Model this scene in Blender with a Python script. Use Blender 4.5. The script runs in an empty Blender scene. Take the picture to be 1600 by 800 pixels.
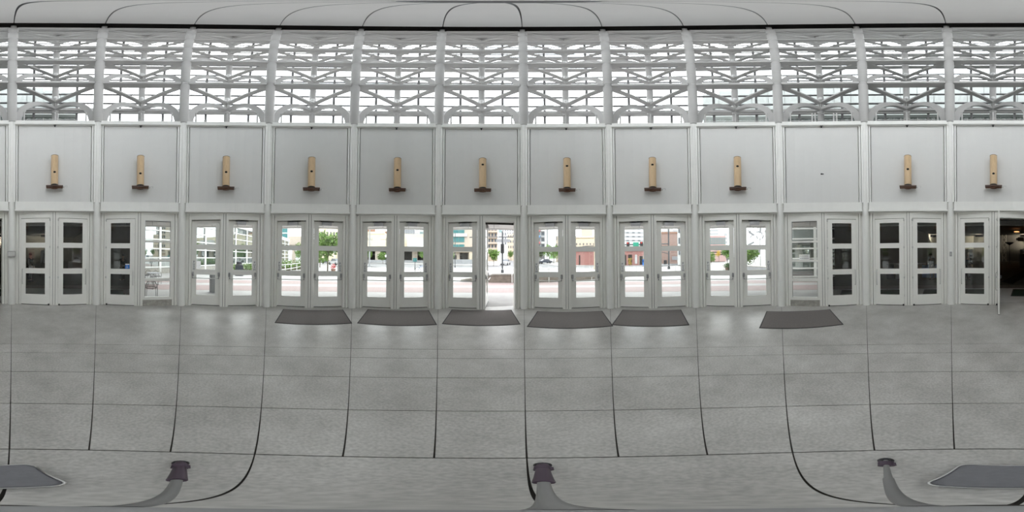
import bpy, math, random
from mathutils import Matrix, Vector
random.seed(7)
S = bpy.context.scene
COL = S.collection
R = math.radians

# ------------------------------------------------------------------ camera, sky, exposure
H = 1.72                      # lens height
TILT, TAZ = 0.74, -5.0        # the tripod leaned back a little
cam = bpy.data.cameras.new('camera')
cam.type = 'PANO'
for holder in (cam, getattr(cam, 'cycles', None)):
    try:
        holder.panorama_type = 'EQUIRECTANGULAR'
    except Exception:
        pass
cam.clip_start = 0.02
cam.clip_end = 3000
camo = bpy.data.objects.new('camera', cam)
COL.objects.link(camo)
_ax = Vector((math.cos(R(TAZ)), -math.sin(R(TAZ)), 0))
camo.matrix_world = Matrix.Translation((0, 0, H)) @ Matrix.Rotation(R(TILT), 4, _ax) @ Matrix.Rotation(R(90), 4, 'X')
S.camera = camo

SKY = 4.9
w = bpy.data.worlds.new('sky')
S.world = w
w.use_nodes = True
nt = w.node_tree
nt.nodes.clear()
def N(t, kind, **kw):
    n = t.nodes.new(kind)
    for k, v in kw.items():
        if k in n.inputs.keys() if isinstance(k, str) else False:
            n.inputs[k].default_value = v
        else:
            setattr(n, k, v)
    return n
_o = N(nt, 'ShaderNodeOutputWorld'); _b = N(nt, 'ShaderNodeBackground')
_tc = N(nt, 'ShaderNodeTexCoord'); _no = N(nt, 'ShaderNodeTexNoise'); _cr = N(nt, 'ShaderNodeValToRGB')
_no.inputs['Scale'].default_value = 2.2
_no.inputs['Detail'].default_value = 6
_cr.color_ramp.elements[0].position = 0.40
_cr.color_ramp.elements[0].color = (0.90, 0.95, 1.0, 1)
_cr.color_ramp.elements[1].position = 0.60
_cr.color_ramp.elements[1].color = (1.0, 1.0, 1.0, 1)
nt.links.new(_tc.outputs['Generated'], _no.inputs['Vector'])
nt.links.new(_no.outputs['Fac'], _cr.inputs['Fac'])
_sx = N(nt, 'ShaderNodeSeparateXYZ'); _mr = N(nt, 'ShaderNodeMapRange'); _mm = N(nt, 'ShaderNodeMix', data_type='RGBA', blend_type='MULTIPLY')
_mr.inputs['From Min'].default_value = 0.0; _mr.inputs['From Max'].default_value = 1.0
_mr.inputs['To Min'].default_value = 0.72; _mr.inputs['To Max'].default_value = 1.0      # overcast sky: brightest overhead
nt.links.new(_tc.outputs['Generated'], _sx.inputs[0]); nt.links.new(_sx.outputs['Z'], _mr.inputs['Value'])
_mm.inputs[0].default_value = 1.0
nt.links.new(_cr.outputs['Color'], _mm.inputs[6]); nt.links.new(_mr.outputs[0], _mm.inputs[7])
nt.links.new(_mm.outputs[2], _b.inputs['Color'])
_b.inputs['Strength'].default_value = SKY
nt.links.new(_b.outputs['Background'], _o.inputs['Surface'])

S.view_settings.view_transform = 'Standard'
S.view_settings.look = 'None'
S.view_settings.gamma = 1
S.view_settings.use_curve_mapping = False
S.view_settings.exposure = 0.27
try:
    S.cycles.max_bounces = 12
    S.cycles.diffuse_bounces = 7
    S.cycles.glossy_bounces = 5
    S.cycles.transparent_max_bounces = 24
    S.cycles.caustics_reflective = False
    S.cycles.sample_clamp_indirect = 6
except Exception:
    pass

# ------------------------------------------------------------------ materials
def mat(name, col, rough=0.5, metal=0.0, noise=0.0, nscale=6.0, bump=0.0, bscale=60.0, col2=None, spec=None, stretch=None):
    m = bpy.data.materials.new(name)
    m.use_nodes = True
    t = m.node_tree
    b = t.nodes['Principled BSDF']
    b.inputs['Base Color'].default_value = (*col, 1)
    b.inputs['Roughness'].default_value = rough
    b.inputs['Metallic'].default_value = metal
    if spec is not None:
        b.inputs['Specular IOR Level'].default_value = spec
    if noise or bump:
        tc = N(t, 'ShaderNodeTexCoord')
        src = tc.outputs['Object']
        if stretch:
            mp = N(t, 'ShaderNodeMapping'); mp.inputs['Scale'].default_value = stretch
            t.links.new(src, mp.inputs['Vector']); src = mp.outputs['Vector']
    if noise:
        n = N(t, 'ShaderNodeTexNoise'); n.inputs['Scale'].default_value = nscale
        n.inputs['Detail'].default_value = 8; n.inputs['Roughness'].default_value = 0.65
        t.links.new(src, n.inputs['Vector'])
        cr = N(t, 'ShaderNodeValToRGB')
        c2 = col2 or tuple(c * (1 - noise) for c in col)
        cr.color_ramp.elements[0].position = 0.3; cr.color_ramp.elements[0].color = (*c2, 1)
        cr.color_ramp.elements[1].position = 0.7; cr.color_ramp.elements[1].color = (*tuple(min(1, c * (1 + noise * .5)) for c in col), 1)
        t.links.new(n.outputs['Fac'], cr.inputs['Fac'])
        t.links.new(cr.outputs['Color'], b.inputs['Base Color'])
    if bump:
        n2 = N(t, 'ShaderNodeTexNoise'); n2.inputs['Scale'].default_value = bscale; n2.inputs['Detail'].default_value = 5
        t.links.new(src, n2.inputs['Vector'])
        bp = N(t, 'ShaderNodeBump'); bp.inputs['Strength'].default_value = bump; bp.inputs['Distance'].default_value = 0.01
        t.links.new(n2.outputs['Fac'], bp.inputs['Height'])
        t.links.new(bp.outputs['Normal'], b.inputs['Normal'])
    return m

def emit(name, col, s):
    m = bpy.data.materials.new(name); m.use_nodes = True
    b = m.node_tree.nodes['Principled BSDF']
    b.inputs['Base Color'].default_value = (*col, 1)
    b.inputs['Emission Color'].default_value = (*col, 1)
    b.inputs['Emission Strength'].default_value = s
    return m

def glass(name, tint=(0.95, 0.97, 0.96), base=0.04, diff=None, mirror=None):
    m = bpy.data.materials.new(name); m.use_nodes = True
    t = m.node_tree; t.nodes.clear()
    o = N(t, 'ShaderNodeOutputMaterial'); mx = N(t, 'ShaderNodeMixShader')
    if diff:
        a = N(t, 'ShaderNodeBsdfDiffuse'); a.inputs['Color'].default_value = (*diff, 1)
    else:
        a = N(t, 'ShaderNodeBsdfTransparent'); a.inputs['Color'].default_value = (*tint, 1)
    g = N(t, 'ShaderNodeBsdfGlossy'); g.inputs['Roughness'].default_value = 0.0
    g.inputs['Color'].default_value = (1, 1, 1, 1) if not mirror else (*mirror, 1)
    lw = N(t, 'ShaderNodeLayerWeight'); lw.inputs['Blend'].default_value = 0.5
    pw = N(t, 'ShaderNodeMath', operation='POWER'); pw.inputs[1].default_value = 4.0
    ml = N(t, 'ShaderNodeMath', operation='MULTIPLY_ADD'); ml.inputs[1].default_value = 0.9 - base; ml.inputs[2].default_value = base
    t.links.new(lw.outputs['Facing'], pw.inputs[0]); t.links.new(pw.outputs[0], ml.inputs[0])
    t.links.new(ml.outputs[0], mx.inputs[0]); t.links.new(a.outputs[0], mx.inputs[1]); t.links.new(g.outputs[0], mx.inputs[2])
    t.links.new(mx.outputs[0], o.inputs['Surface'])
    return m

def brickmat(name, c1, c2, mortar, scale=1.0, bw=0.2, rh=0.1):
    m = bpy.data.materials.new(name); m.use_nodes = True
    t = m.node_tree; b = t.nodes['Principled BSDF']; b.inputs['Roughness'].default_value = 0.8
    tc = N(t, 'ShaderNodeTexCoord'); bt = N(t, 'ShaderNodeTexBrick')
    mp = N(t, 'ShaderNodeMapping'); mp.inputs['Rotation'].default_value = (0, 0, R(45))
    bt.inputs['Color1'].default_value = (*c1, 1); bt.inputs['Color2'].default_value = (*c2, 1); bt.inputs['Mortar'].default_value = (*mortar, 1)
    bt.inputs['Scale'].default_value = scale; bt.inputs['Brick Width'].default_value = bw; bt.inputs['Row Height'].default_value = rh
    bt.inputs['Mortar Size'].default_value = 0.008
    t.links.new(tc.outputs['Object'], mp.inputs['Vector']); t.links.new(mp.outputs['Vector'], bt.inputs['Vector'])
    t.links.new(bt.outputs['Color'], b.inputs['Base Color'])
    return m

def concrete_floor():
    m = bpy.data.materials.new('sealed_concrete'); m.use_nodes = True
    t = m.node_tree; b = t.nodes['Principled BSDF']
    tc = N(t, 'ShaderNodeTexCoord'); gm = N(t, 'ShaderNodeNewGeometry')
    n1 = N(t, 'ShaderNodeTexNoise'); n1.inputs['Scale'].default_value = 1.3; n1.inputs['Detail'].default_value = 9; n1.inputs['Roughness'].default_value = 0.7
    n2 = N(t, 'ShaderNodeTexNoise'); n2.inputs['Scale'].default_value = 45; n2.inputs['Detail'].default_value = 6
    n3 = N(t, 'ShaderNodeTexVoronoi'); n3.inputs['Scale'].default_value = 70
    for n in (n1, n2, n3):
        t.links.new(gm.outputs['Position'], n.inputs['Vector'])
    c1 = N(t, 'ShaderNodeValToRGB')
    c1.color_ramp.elements[0].position = 0.30; c1.color_ramp.elements[0].color = (0.36, 0.35, 0.33, 1)
    c1.color_ramp.elements[1].position = 0.72; c1.color_ramp.elements[1].color = (0.60, 0.59, 0.57, 1)
    t.links.new(n1.outputs['Fac'], c1.inputs['Fac'])
    c2 = N(t, 'ShaderNodeValToRGB')
    c2.color_ramp.elements[0].position = 0.35; c2.color_ramp.elements[0].color = (0.84, 0.84, 0.84, 1)
    c2.color_ramp.elements[1].position = 0.65; c2.color_ramp.elements[1].color = (1.08, 1.08, 1.08, 1)
    t.links.new(n2.outputs['Fac'], c2.inputs['Fac'])
    mx = N(t, 'ShaderNodeMix', data_type='RGBA', blend_type='MULTIPLY'); mx.inputs[0].default_value = 1.0
    t.links.new(c1.outputs['Color'], mx.inputs[6]); t.links.new(c2.outputs['Color'], mx.inputs[7])
    t.links.new(mx.outputs[2], b.inputs['Base Color'])
    rr = N(t, 'ShaderNodeMapRange'); rr.inputs['To Min'].default_value = 0.27; rr.inputs['To Max'].default_value = 0.48
    t.links.new(n1.outputs['Fac'], rr.inputs['Value']); t.links.new(rr.outputs[0], b.inputs['Roughness'])
    bp = N(t, 'ShaderNodeBump'); bp.inputs['Strength'].default_value = 0.12; bp.inputs['Distance'].default_value = 0.004
    t.links.new(n2.outputs['Fac'], bp.inputs['Height']); t.links.new(bp.outputs['Normal'], b.inputs['Normal'])
    return m

M = {
 'paint': mat('white_paint', (0.84, 0.84, 0.82), 0.45, noise=0.03, nscale=3),
 'door': mat('door_paint', (0.84, 0.835, 0.80), 0.42, noise=0.03, nscale=4),
 'panel': mat('panel_paint', (0.70, 0.70, 0.69), 0.55, noise=0.025, nscale=1.2),
 'steel': mat('tower_steel_paint', (0.50, 0.492, 0.487), 0.5, noise=0.04, nscale=2),
 'ceil': mat('ceiling_plaster', (0.92, 0.91, 0.90), 0.8, noise=0.03, nscale=0.4),
 'mull': mat('mullion_paint', (0.20, 0.20, 0.205), 0.5),
 'floor': concrete_floor(),
 'bed': mat('joint_filler', (0.06, 0.055, 0.05), 0.9),
 'curb': mat('rough_concrete', (0.40, 0.385, 0.35), 0.85, noise=0.35, nscale=9, bump=0.3),
 'mat': mat('ribbed_mat', (0.175, 0.158, 0.152), 0.95, noise=0.15, nscale=40, bump=0.5, bscale=200),
 'matedge': mat('rubber_edge', (0.035, 0.033, 0.033), 0.7),
 'glass': glass('door_glass'),
 'darkglass': glass('hall_door_glass', tint=(0.80, 0.82, 0.81), base=0.10),
 'towerglass': glass('tower_glass', tint=(0.98, 0.99, 0.99), base=0.015),
 'mirror': glass('reflective_glass', diff=(0.05, 0.065, 0.06), base=0.42, mirror=(0.85, 0.9, 0.88)),
 'metal': mat('brushed_metal', (0.62, 0.62, 0.61), 0.3, 1.0),
 'alu': mat('closer_aluminium', (0.42, 0.42, 0.43), 0.4, 0.7),
 'black': mat('black_plastic', (0.018, 0.018, 0.02), 0.45),
 'rubber': mat('dark_rubber', (0.03, 0.028, 0.03), 0.6),
 'signw': mat('sign_white', (0.78, 0.78, 0.78), 0.5),
 'blue': mat('sticker_blue', (0.03, 0.19, 0.62), 0.4),
 'maple': mat('maple_tube', (0.66, 0.475, 0.285), 0.42, noise=0.16, nscale=9, stretch=(6, 6, 0.5)),
 'walnut': mat('walnut_board', (0.17, 0.075, 0.04), 0.4, noise=0.4, nscale=8, stretch=(1, 8, 8)),
 'hole': mat('hole_black', (0.008, 0.008, 0.008), 0.9),
 'asphalt': mat('asphalt', (0.30, 0.30, 0.305), 0.9, noise=0.2, nscale=0.8),
 'pave': mat('plaza_concrete', (0.60, 0.59, 0.575), 0.85, noise=0.12, nscale=1.5),
 'brickpave': brickmat('brick_paving', (0.50, 0.37, 0.355), (0.44, 0.33, 0.32), (0.50, 0.46, 0.44), 1.0, 0.24, 0.12),
 'stripe': mat('road_paint', (0.75, 0.75, 0.73), 0.8),
 'cream': mat('cream_stucco', (0.74, 0.66, 0.50), 0.9, noise=0.06, nscale=0.5),
 'beige': mat('beige_stone', (0.58, 0.50, 0.42), 0.9, noise=0.08, nscale=0.6),
 'tan': mat('tan_stone', (0.66, 0.56, 0.44), 0.9, noise=0.08, nscale=0.6),
 'whiteb': mat('white_cladding', (0.78, 0.78, 0.77), 0.8, noise=0.04, nscale=0.5),
 'greyb': mat('grey_cladding', (0.48, 0.49, 0.51), 0.8, noise=0.05, nscale=0.5),
 'facade': mat('facade_panel', (0.62, 0.66, 0.645), 0.6, noise=0.05, nscale=0.5),
 'redbrick': brickmat('red_brick', (0.52, 0.245, 0.215), (0.48, 0.22, 0.195), (0.50, 0.32, 0.29), 1.0, 0.5, 0.2),
 'oldbrick': brickmat('old_brick', (0.50, 0.34, 0.29), (0.44, 0.30, 0.26), (0.50, 0.42, 0.38), 1.0, 0.5, 0.2),
 'rust': mat('rust_brown', (0.42, 0.24, 0.17), 0.9, noise=0.08),
 'pinkst': mat('pink_stone', (0.62, 0.42, 0.40), 0.9),
 'teal': mat('teal_glass', (0.10, 0.30, 0.31), 0.15, noise=0.1, nscale=0.3),
 'win': mat('window_dark', (0.09, 0.10, 0.115), 0.2),
 'void': mat('dark_opening', (0.025, 0.022, 0.02), 0.9),
 'leaf': mat('leaf_green', (0.17, 0.30, 0.055), 0.7, noise=0.35, nscale=1.5),
 'leafd': mat('leaf_dark', (0.075, 0.15, 0.035), 0.7, noise=0.35, nscale=1.5),
 'leafy': mat('leaf_yellow', (0.62, 0.42, 0.05), 0.7, noise=0.2, nscale=1.5),
 'bark': mat('bark', (0.13, 0.095, 0.07), 0.9, noise=0.3, nscale=12),
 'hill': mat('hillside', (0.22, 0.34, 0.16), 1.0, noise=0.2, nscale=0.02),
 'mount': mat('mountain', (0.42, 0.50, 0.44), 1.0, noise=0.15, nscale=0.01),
 'rampwall': mat('weathered_concrete', (0.27, 0.235, 0.20), 0.9, noise=0.3, nscale=3),
 'pole': mat('dark_pole', (0.055, 0.06, 0.065), 0.5),
 'polel': mat('pale_pole', (0.52, 0.44, 0.33), 0.6),
 'green': mat('sign_green', (0.02, 0.30, 0.20), 0.5),
 'red': mat('signal_red', (0.5, 0.02, 0.02), 0.5),
 'tyre': mat('tyre', (0.02, 0.02, 0.02), 0.8),
 'carw': mat('car_white', (0.72, 0.72, 0.73), 0.25),
 'card': mat('car_dark', (0.05, 0.06, 0.075), 0.25),
 'bin': mat('bin_dark', (0.035, 0.035, 0.045), 0.5),
 'hallceil': mat('hall_ceiling', (0.08, 0.076, 0.068), 0.9),
 'hallwall': mat('hall_wall', (0.17, 0.16, 0.135), 0.9),
 'carpet': mat('hall_carpet', (0.15, 0.14, 0.115), 1.0, noise=0.55, nscale=2.5, stretch=(1, 3, 1)),
 'carpetd': mat('carpet_band', (0.012, 0.012, 0.012), 1.0),
 'tile': mat('hall_tile', (0.62, 0.61, 0.59), 0.35, noise=0.1, nscale=2),
 'greenmat': mat('green_mat', (0.03, 0.055, 0.035), 1.0, bump=0.4, bscale=150),
 'truss': mat('truss_paint', (0.5, 0.47, 0.38), 0.7),
 'cloth': mat('dark_cloth', (0.012, 0.012, 0.016), 0.9),
 'cloth2': mat('navy_cloth', (0.02, 0.022, 0.04), 0.9),
 'skin': mat('skin', (0.42, 0.25, 0.18), 0.6),
 'hair': mat('dark_hair', (0.02, 0.015, 0.01), 0.7),
 'board': mat('white_board', (0.6, 0.6, 0.62), 0.6),
 'bluebox': mat('blue_print', (0.05, 0.14, 0.36), 0.6),
 'bag': mat('bag_fabric', (0.2, 0.2, 0.22), 0.75, noise=0.1, nscale=30),
 'tripod': mat('tripod_leg', (0.075, 0.05, 0.075), 0.5),
 'tripodg': mat('tripod_grey', (0.30, 0.30, 0.30), 0.5, 0.3),
 'lampglass': mat('lamp_globe', (0.83, 0.83, 0.83), 0.25),
 'pendant': emit('pendant_glow', (1.0, 0.42, 0.16), 1.6),
 'halllamp': emit('hall_light_glow', (1.0, 0.9, 0.75), 260.0),  # glow of the lights added to brighten the hall
 'apblue': mat('balcony_blue', (0.1, 0.3, 0.6), 0.7), 'apred': mat('balcony_red', (0.55, 0.08, 0.08), 0.7),
}

def tone(names, f):
    for k in names.split():
        for n in M[k].node_tree.nodes:
            if n.type == 'BSDF_PRINCIPLED': ss = [n.inputs['Base Color']]
            elif n.type == 'TEX_BRICK': ss = [n.inputs[q] for q in ('Color1', 'Color2', 'Mortar')]
            elif n.type == 'VALTORGB':
                for e in n.color_ramp.elements: e.color = (*[c * f for c in e.color[:3]], 1)
                continue
            else: continue
            for q in ss: q.default_value = (*[c * f for c in q.default_value[:3]], 1)
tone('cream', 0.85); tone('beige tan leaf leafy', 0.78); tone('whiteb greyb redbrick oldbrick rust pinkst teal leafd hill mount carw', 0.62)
tone('pave brickpave asphalt stripe', 0.58)

# ------------------------------------------------------------------ mesh helpers
class MB:
    def __init__(s): s.v = []; s.f = []; s.sm = []
    def face(s, idx, smooth=False): s.f.append(tuple(idx)); s.sm.append(smooth)
    def hexa(s, p):
        b = len(s.v); s.v += [tuple(q) for q in p]
        for q in ((0, 3, 2, 1), (4, 5, 6, 7), (0, 1, 5, 4), (1, 2, 6, 5), (2, 3, 7, 6), (3, 0, 4, 7)):
            s.face([b + i for i in q])
        return s
    def box(s, x0, x1, y0, y1, z0, z1):
        return s.hexa([(x0, y0, z0), (x1, y0, z0), (x1, y1, z0), (x0, y1, z0), (x0, y0, z1), (x1, y0, z1), (x1, y1, z1), (x0, y1, z1)])
    def beam(s, a, b, w, h, up=(0, 0, 1)):
        a = Vector(a); b = Vector(b); d = (b - a).normalized(); u = Vector(up)
        if abs(d.dot(u)) > 0.98: u = Vector((0, 1, 0))
        r = d.cross(u).normalized(); u = r.cross(d).normalized()
        r *= w / 2; u *= h / 2
        return s.hexa([a - r - u, a + r - u, b + r - u, b - r - u, a - r + u, a + r + u, b + r + u, b - r + u])
    def prism(s, poly, z0, z1):
        n = len(poly); b = len(s.v)
        s.v += [(p[0], p[1], z0) for p in poly] + [(p[0], p[1], z1) for p in poly]
        s.face([b + i for i in reversed(range(n))]); s.face([b + n + i for i in range(n)])
        for i in range(n):
            j = (i + 1) % n
            s.face([b + i, b + j, b + n + j, b + n + i])
        return s
    def cyl(s, a, b, r0, r1=None, n=12, caps=True):
        r1 = r0 if r1 is None else r1
        a = Vector(a); b = Vector(b); d = (b - a).normalized()
        u = Vector((0, 0, 1)) if abs(d.z) < 0.9 else Vector((1, 0, 0))
        x = d.cross(u).normalized(); y = d.cross(x)
        base = len(s.v)
        for c, r in ((a, r0), (b, r1)):
            for i in range(n):
                t = 2 * math.pi * i / n
                s.v.append(tuple(c + x * (r * math.cos(t)) + y * (r * math.sin(t))))
        for i in range(n):
            j = (i + 1) % n
            s.face([base + i, base + n + i, base + n + j, base + j], True)
        if caps:
            for k, (c, r) in enumerate(((a, r0), (b, r1))):
                bb = len(s.v)
                s.v += s.v[base + k * n: base + k * n + n]
                ids = [bb + i for i in range(n)]
                s.face(ids if k == 0 else list(reversed(ids)))
        return s
    def tube(s, pts, r, n=8, flat=None):
        pts = [Vector(p) for p in pts]; base = len(s.v); m = len(pts)
        for k, p in enumerate(pts):
            d = (pts[min(k + 1, m - 1)] - pts[max(k - 1, 0)]).normalized()
            u = Vector((0, 0, 1)) if abs(d.z) < 0.95 else Vector((0, 1, 0))
            if flat is not None: u = Vector(flat)
            x = d.cross(u).normalized(); y = x.cross(d).normalized()
            for i in range(n):
                t = 2 * math.pi * i / n
                s.v.append(tuple(p + x * (r * math.cos(t)) + y * (r * math.sin(t))))
        for k in range(m - 1):
            for i in range(n):
                j = (i + 1) % n; o = base + k * n
                s.face([o + i, o + j, o + n + j, o + n + i], True)
        s.face([base + i for i in reversed(range(n))]); s.face([base + (m - 1) * n + i for i in range(n)])
        return s
    def strip(s, pts, w, h, up):
        """rectangular section swept along pts; w across, h along up-ish normal"""
        pts = [Vector(p) for p in pts]; base = len(s.v); m = len(pts)
        for k, p in enumerate(pts):
            d = (pts[min(k + 1, m - 1)] - pts[max(k - 1, 0)]).normalized()
            x = Vector(up).normalized(); y = d.cross(x).normalized(); x = y.cross(d)
            for sx, sy in ((-1, -1), (1, -1), (1, 1), (-1, 1)):
                s.v.append(tuple(p + x * (sx * w / 2) + y * (sy * h / 2)))
        for k in range(m - 1):
            for i in range(4):
                j = (i + 1) % 4; o = base + k * 4
                s.face([o + i, o + j, o + 4 + j, o + 4 + i])
        s.face([base + i for i in (3, 2, 1, 0)]); s.face([base + (m - 1) * 4 + i for i in range(4)])
        return s
    def lathe(s, prof, c=(0, 0, 0), n=16, sy=1.0):
        base = len(s.v)
        for r, z in prof:
            for i in range(n):
                t = 2 * math.pi * i / n
                s.v.append((c[0] + r * math.cos(t), c[1] + sy * r * math.sin(t), c[2] + z))
        for k in range(len(prof) - 1):
            for i in range(n):
                j = (i + 1) % n; o = base + k * n
                s.face([o + i, o + j, o + n + j, o + n + i], True)
        s.face([base + i for i in reversed(range(n))]); s.face([base + (len(prof) - 1) * n + i for i in range(n)])
        return s
    def ball(s, c, r, n=12, m=8, sz=1.0, sy=1.0):
        return s.lathe([(max(1e-4, r * math.sin(math.pi * k / m)), -r * sz * math.cos(math.pi * k / m)) for k in range(m + 1)], c, n, sy)
    def mesh(s, name):
        me = bpy.data.meshes.new(name)
        me.from_pydata(s.v, [], s.f)
        me.polygons.foreach_set('use_smooth', s.sm)
        me.update()
        return me

def link(name, me, material=None, parent=None, loc=None, rz=None):
    if isinstance(me, MB): me = me.mesh(name)
    if material is not None and not me.materials:
        me.materials.append(M[material] if isinstance(material, str) else material)
    o = bpy.data.objects.new(name, me); COL.objects.link(o)
    if parent is not None: o.parent = parent
    if loc is not None: o.location = loc
    if rz is not None: o.rotation_euler = (0, 0, rz)
    return o
def tag(o, label, cat, group=None, kind=None):
    o['label'] = label; o['category'] = cat
    if group: o['group'] = group
    if kind: o['kind'] = kind
    return o
def empty(name, loc, rz=0.0, label=None, cat=None, group=None, kind=None):
    o = bpy.data.objects.new(name, None); COL.objects.link(o)
    o.empty_display_size = 0.1
    o.location = loc; o.rotation_euler = (0, 0, rz)
    if label: tag(o, label, cat, group, kind)
    return o
def text(name, body, size, material, parent, loc, rz=0.0, ex=0.002, space=0.8):
    key = body + str(size)
    if key not in TXT:
        c = bpy.data.curves.new(name, 'FONT'); c.body = body; c.size = size; c.extrude = ex
        c.align_x = 'CENTER'; c.align_y = 'CENTER'; c.space_line = space
        tmp = bpy.data.objects.new('tmp', c); COL.objects.link(tmp)
        bpy.context.view_layer.update()
        TXT[key] = bpy.data.meshes.new_from_object(tmp.evaluated_get(bpy.context.evaluated_depsgraph_get()))
        TXT[key].name = name
        bpy.data.objects.remove(tmp); TXT[key].materials.clear(); TXT[key].materials.append(M[material])
    o = bpy.data.objects.new(name, TXT[key]); COL.objects.link(o); o.parent = parent
    o.location = loc; o.rotation_euler = (R(90), 0, rz)
    return o
TXT = {}

def az(x): return (x - 800) * 0.225
def pol(a, r, z=0.0): return (r * math.sin(R(a)), r * math.cos(R(a)), z)
def elev(x, y): return (400 - y) * 0.225 + TILT * math.cos(R(az(x) - TAZ))
def zat(x, y, D): return H + D * math.tan(R(elev(x, y)))
def gp(x, y):
    D = H / math.tan(R(-elev(x, y)))
    return Vector(pol(az(x), D))

# ------------------------------------------------------------------ plan of the rotunda
CX, CY = 0.005, -0.03
D0 = 5.30                                  # apothem of the door plane
T15 = math.tan(R(15))
HW = D0 * T15                              # half a bay, 1.42
def baz(b): return -160.83 + 30 * b
def bayloc(b, u, v, z=0.0):
    a = R(baz(b)); return (CX + u * math.cos(a) + v * math.sin(a), CY - u * math.sin(a) + v * math.cos(a), z)
def brz(b): return -R(baz(b))
BD = ["the hall door pair right of the open hall doorway",
      "the hall door with the blue wheelchair sticker",
      "the street door pair beside the wheelchair-sticker door",
      "the street door pair facing the hedge",
      "the street door pair left of the open street doorway",
      "the open street doorway",
      "the street door pair right of the open street doorway",
      "the street door pair facing the signal mast",
      "the street door pair facing the windmill sculptures",
      "the fixed window with the white sign",
      "the hall door pair left of the open hall doorway",
      "the open hall doorway"]
LEV = [7.36 + 3.92 * k for k in range(7)]   # tops of the tower's ring beams

# ------------------------------------------------------------------ floor
floor = empty('floor', (CX, CY, 0), 0, 'grey sealed concrete floor in radial slabs', 'floor', kind='structure')
bed = MB().prism([(5.9 * math.sin(R(30 * k + 9)), 5.9 * math.cos(R(30 * k + 9))) for k in range(12)], -0.10, -0.012)
link('joint_bed', bed, 'bed', floor)
RINGS = [0.645, 1.29, 1.93, 2.46, 2.77]
def slab_poly(r0, r1, outer_flat=False, half=15, g=0.008, gr=0.009, n=8):
    pts = []
    def edge(r, k, inner):
        th = -half + 2 * half * k / n
        off = g / 2 / r
        t = R(th)
        t = max(-R(half) + off, min(R(half) - off, t))
        return (r * math.sin(t), r * math.cos(t))
    for k in range(n + 1): pts.append(edge(r0 + gr / 2, k, True))
    if outer_flat:
        pts.append((r1 * T15 - g / 2, r1)); pts.append((-r1 * T15 + g / 2, r1))
    else:
        for k in range(n, -1, -1): pts.append(edge(r1 - gr / 2, k, False))
    return pts[::-1]
slabs = []
for i, r0 in enumerate(RINGS):
    last = i == len(RINGS) - 1
    slabs.append(MB().prism(slab_poly(r0, 5.2 if last else RINGS[i + 1], last), -0.05, 0).mesh('slab'))
slabs.append(MB().prism([(-5.2062 * T15 + .006, 5.2062), (-5.62 * T15, 5.62), (5.62 * T15, 5.62), (5.2062 * T15 - .006, 5.2062)], -0.05, 0.0).mesh('threshold_strip'))
for b in range(12):
    for me in slabs:
        link(me.name.split('.')[0], me, 'floor', floor, rz=brz(b))
q = slab_poly(0.02, 0.645, half=45, n=12, g=0.006)
me = MB().prism(q, -0.05, 0).mesh('slab')
for k in range(4):
    link('slab', me, 'floor', floor, rz=-R(-175.83 + 45 + 90 * k))

# ------------------------------------------------------------------ walls, one per bay
def arcb(m, r0, r1, th, z0, z1, n=8, v0=D0):
    """curved bar about the rotunda's axis, half angle th degrees, origin at distance v0"""
    a = [R(-th + 2 * th * i / n) for i in range(n + 1)]
    return m.prism([(r0 * math.sin(t), r0 * math.cos(t) - v0) for t in a][::1] + [(r1 * math.sin(t), r1 * math.cos(t) - v0) for t in reversed(a)], z0, z1)
def arcpts(r, th, z, n=10, v0=D0): return [(r * math.sin(R(-th + 2 * th * i / n)), r * math.cos(R(-th + 2 * th * i / n)) - v0, z) for i in range(n + 1)]
W = {}
W['wall_panel'] = (arcb(MB(), 5.33, 5.39, 12.62, 3.505, 7.075).mesh('wall_panel'), 'panel')
W['backing'] = (arcb(MB(), 5.41, 5.54, 15.05, 3.12, 7.4).mesh('backing'), 'paint')
m = MB(); arcb(m, 5.25, 5.54, 13.75, 3.19, 3.48); arcb(m, 5.215, 5.54, 13.95, 3.145, 3.19)
W['lintel'] = (m.mesh('lintel'), 'paint')
m = MB(); arcb(m, 5.24, 5.60, 13.8, 7.12, 7.36); arcb(m, 5.20, 5.45, 13.95, 7.085, 7.12)
W['ledge'] = (m.mesh('ledge'), 'paint')
for nm, s in (('panel_trim', -1), ('panel_trim', 1)):
    m = MB(); m.box(min(s * 1.195, s * 1.24), max(s * 1.195, s * 1.24), -.135, -.02, 3.48, 7.1)
    m.box(min(s * 1.258, s * 1.37), max(s * 1.258, s * 1.37), -.15, -.03, 3.48, 7.1)
    W[nm + str(s)] = (m.mesh('panel_trim'), 'paint')
    m = MB(); m.box(min(s * 1.098, s * 1.168), max(s * 1.098, s * 1.168), -0.005, 0.2, 0, 3.14)
    m.box(min(s * 1.180, s * 1.238), max(s * 1.180, s * 1.238), -0.04, 0.2, 0, 3.14)
    m.box(min(s * 1.250, s * 1.40), max(s * 1.250, s * 1.40), -.01, 0.2, 0, 3.14)
    W['jamb_seal' + str(s)] = (MB().box(min(s * 1.16, s * 1.26), max(s * 1.16, s * 1.26), .04, .19, 0, 3.13).mesh('jamb_seal'), 'bed')
    W['jamb' + str(s)] = (m.mesh('jamb'), 'door')
m = MB(); m.box(-0.132, -0.046, -0.005, 0.2, 0, 3.14); m.box(0.046, 0.132, -0.005, 0.2, 0, 3.14); m.box(-0.034, 0.034, 0.0, 0.18, 0, 3.14)
W['mullion_seal'] = (MB().box(-.05, .05, .05, .17, 0, 3.13).mesh('mullion_seal'), 'bed')
W['mullion'] = (m.mesh('mullion'), 'door')
m = MB(); m.box(-1.098, -.132, 0.0, 0.2, 2.925, 3.14); m.box(.132, 1.098, 0.0, 0.2, 2.925, 3.14)
m.box(-1.098, -.132, -0.012, 0.0, 3.06, 3.14); m.box(.132, 1.098, -0.012, 0.0, 3.06, 3.14)
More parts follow.
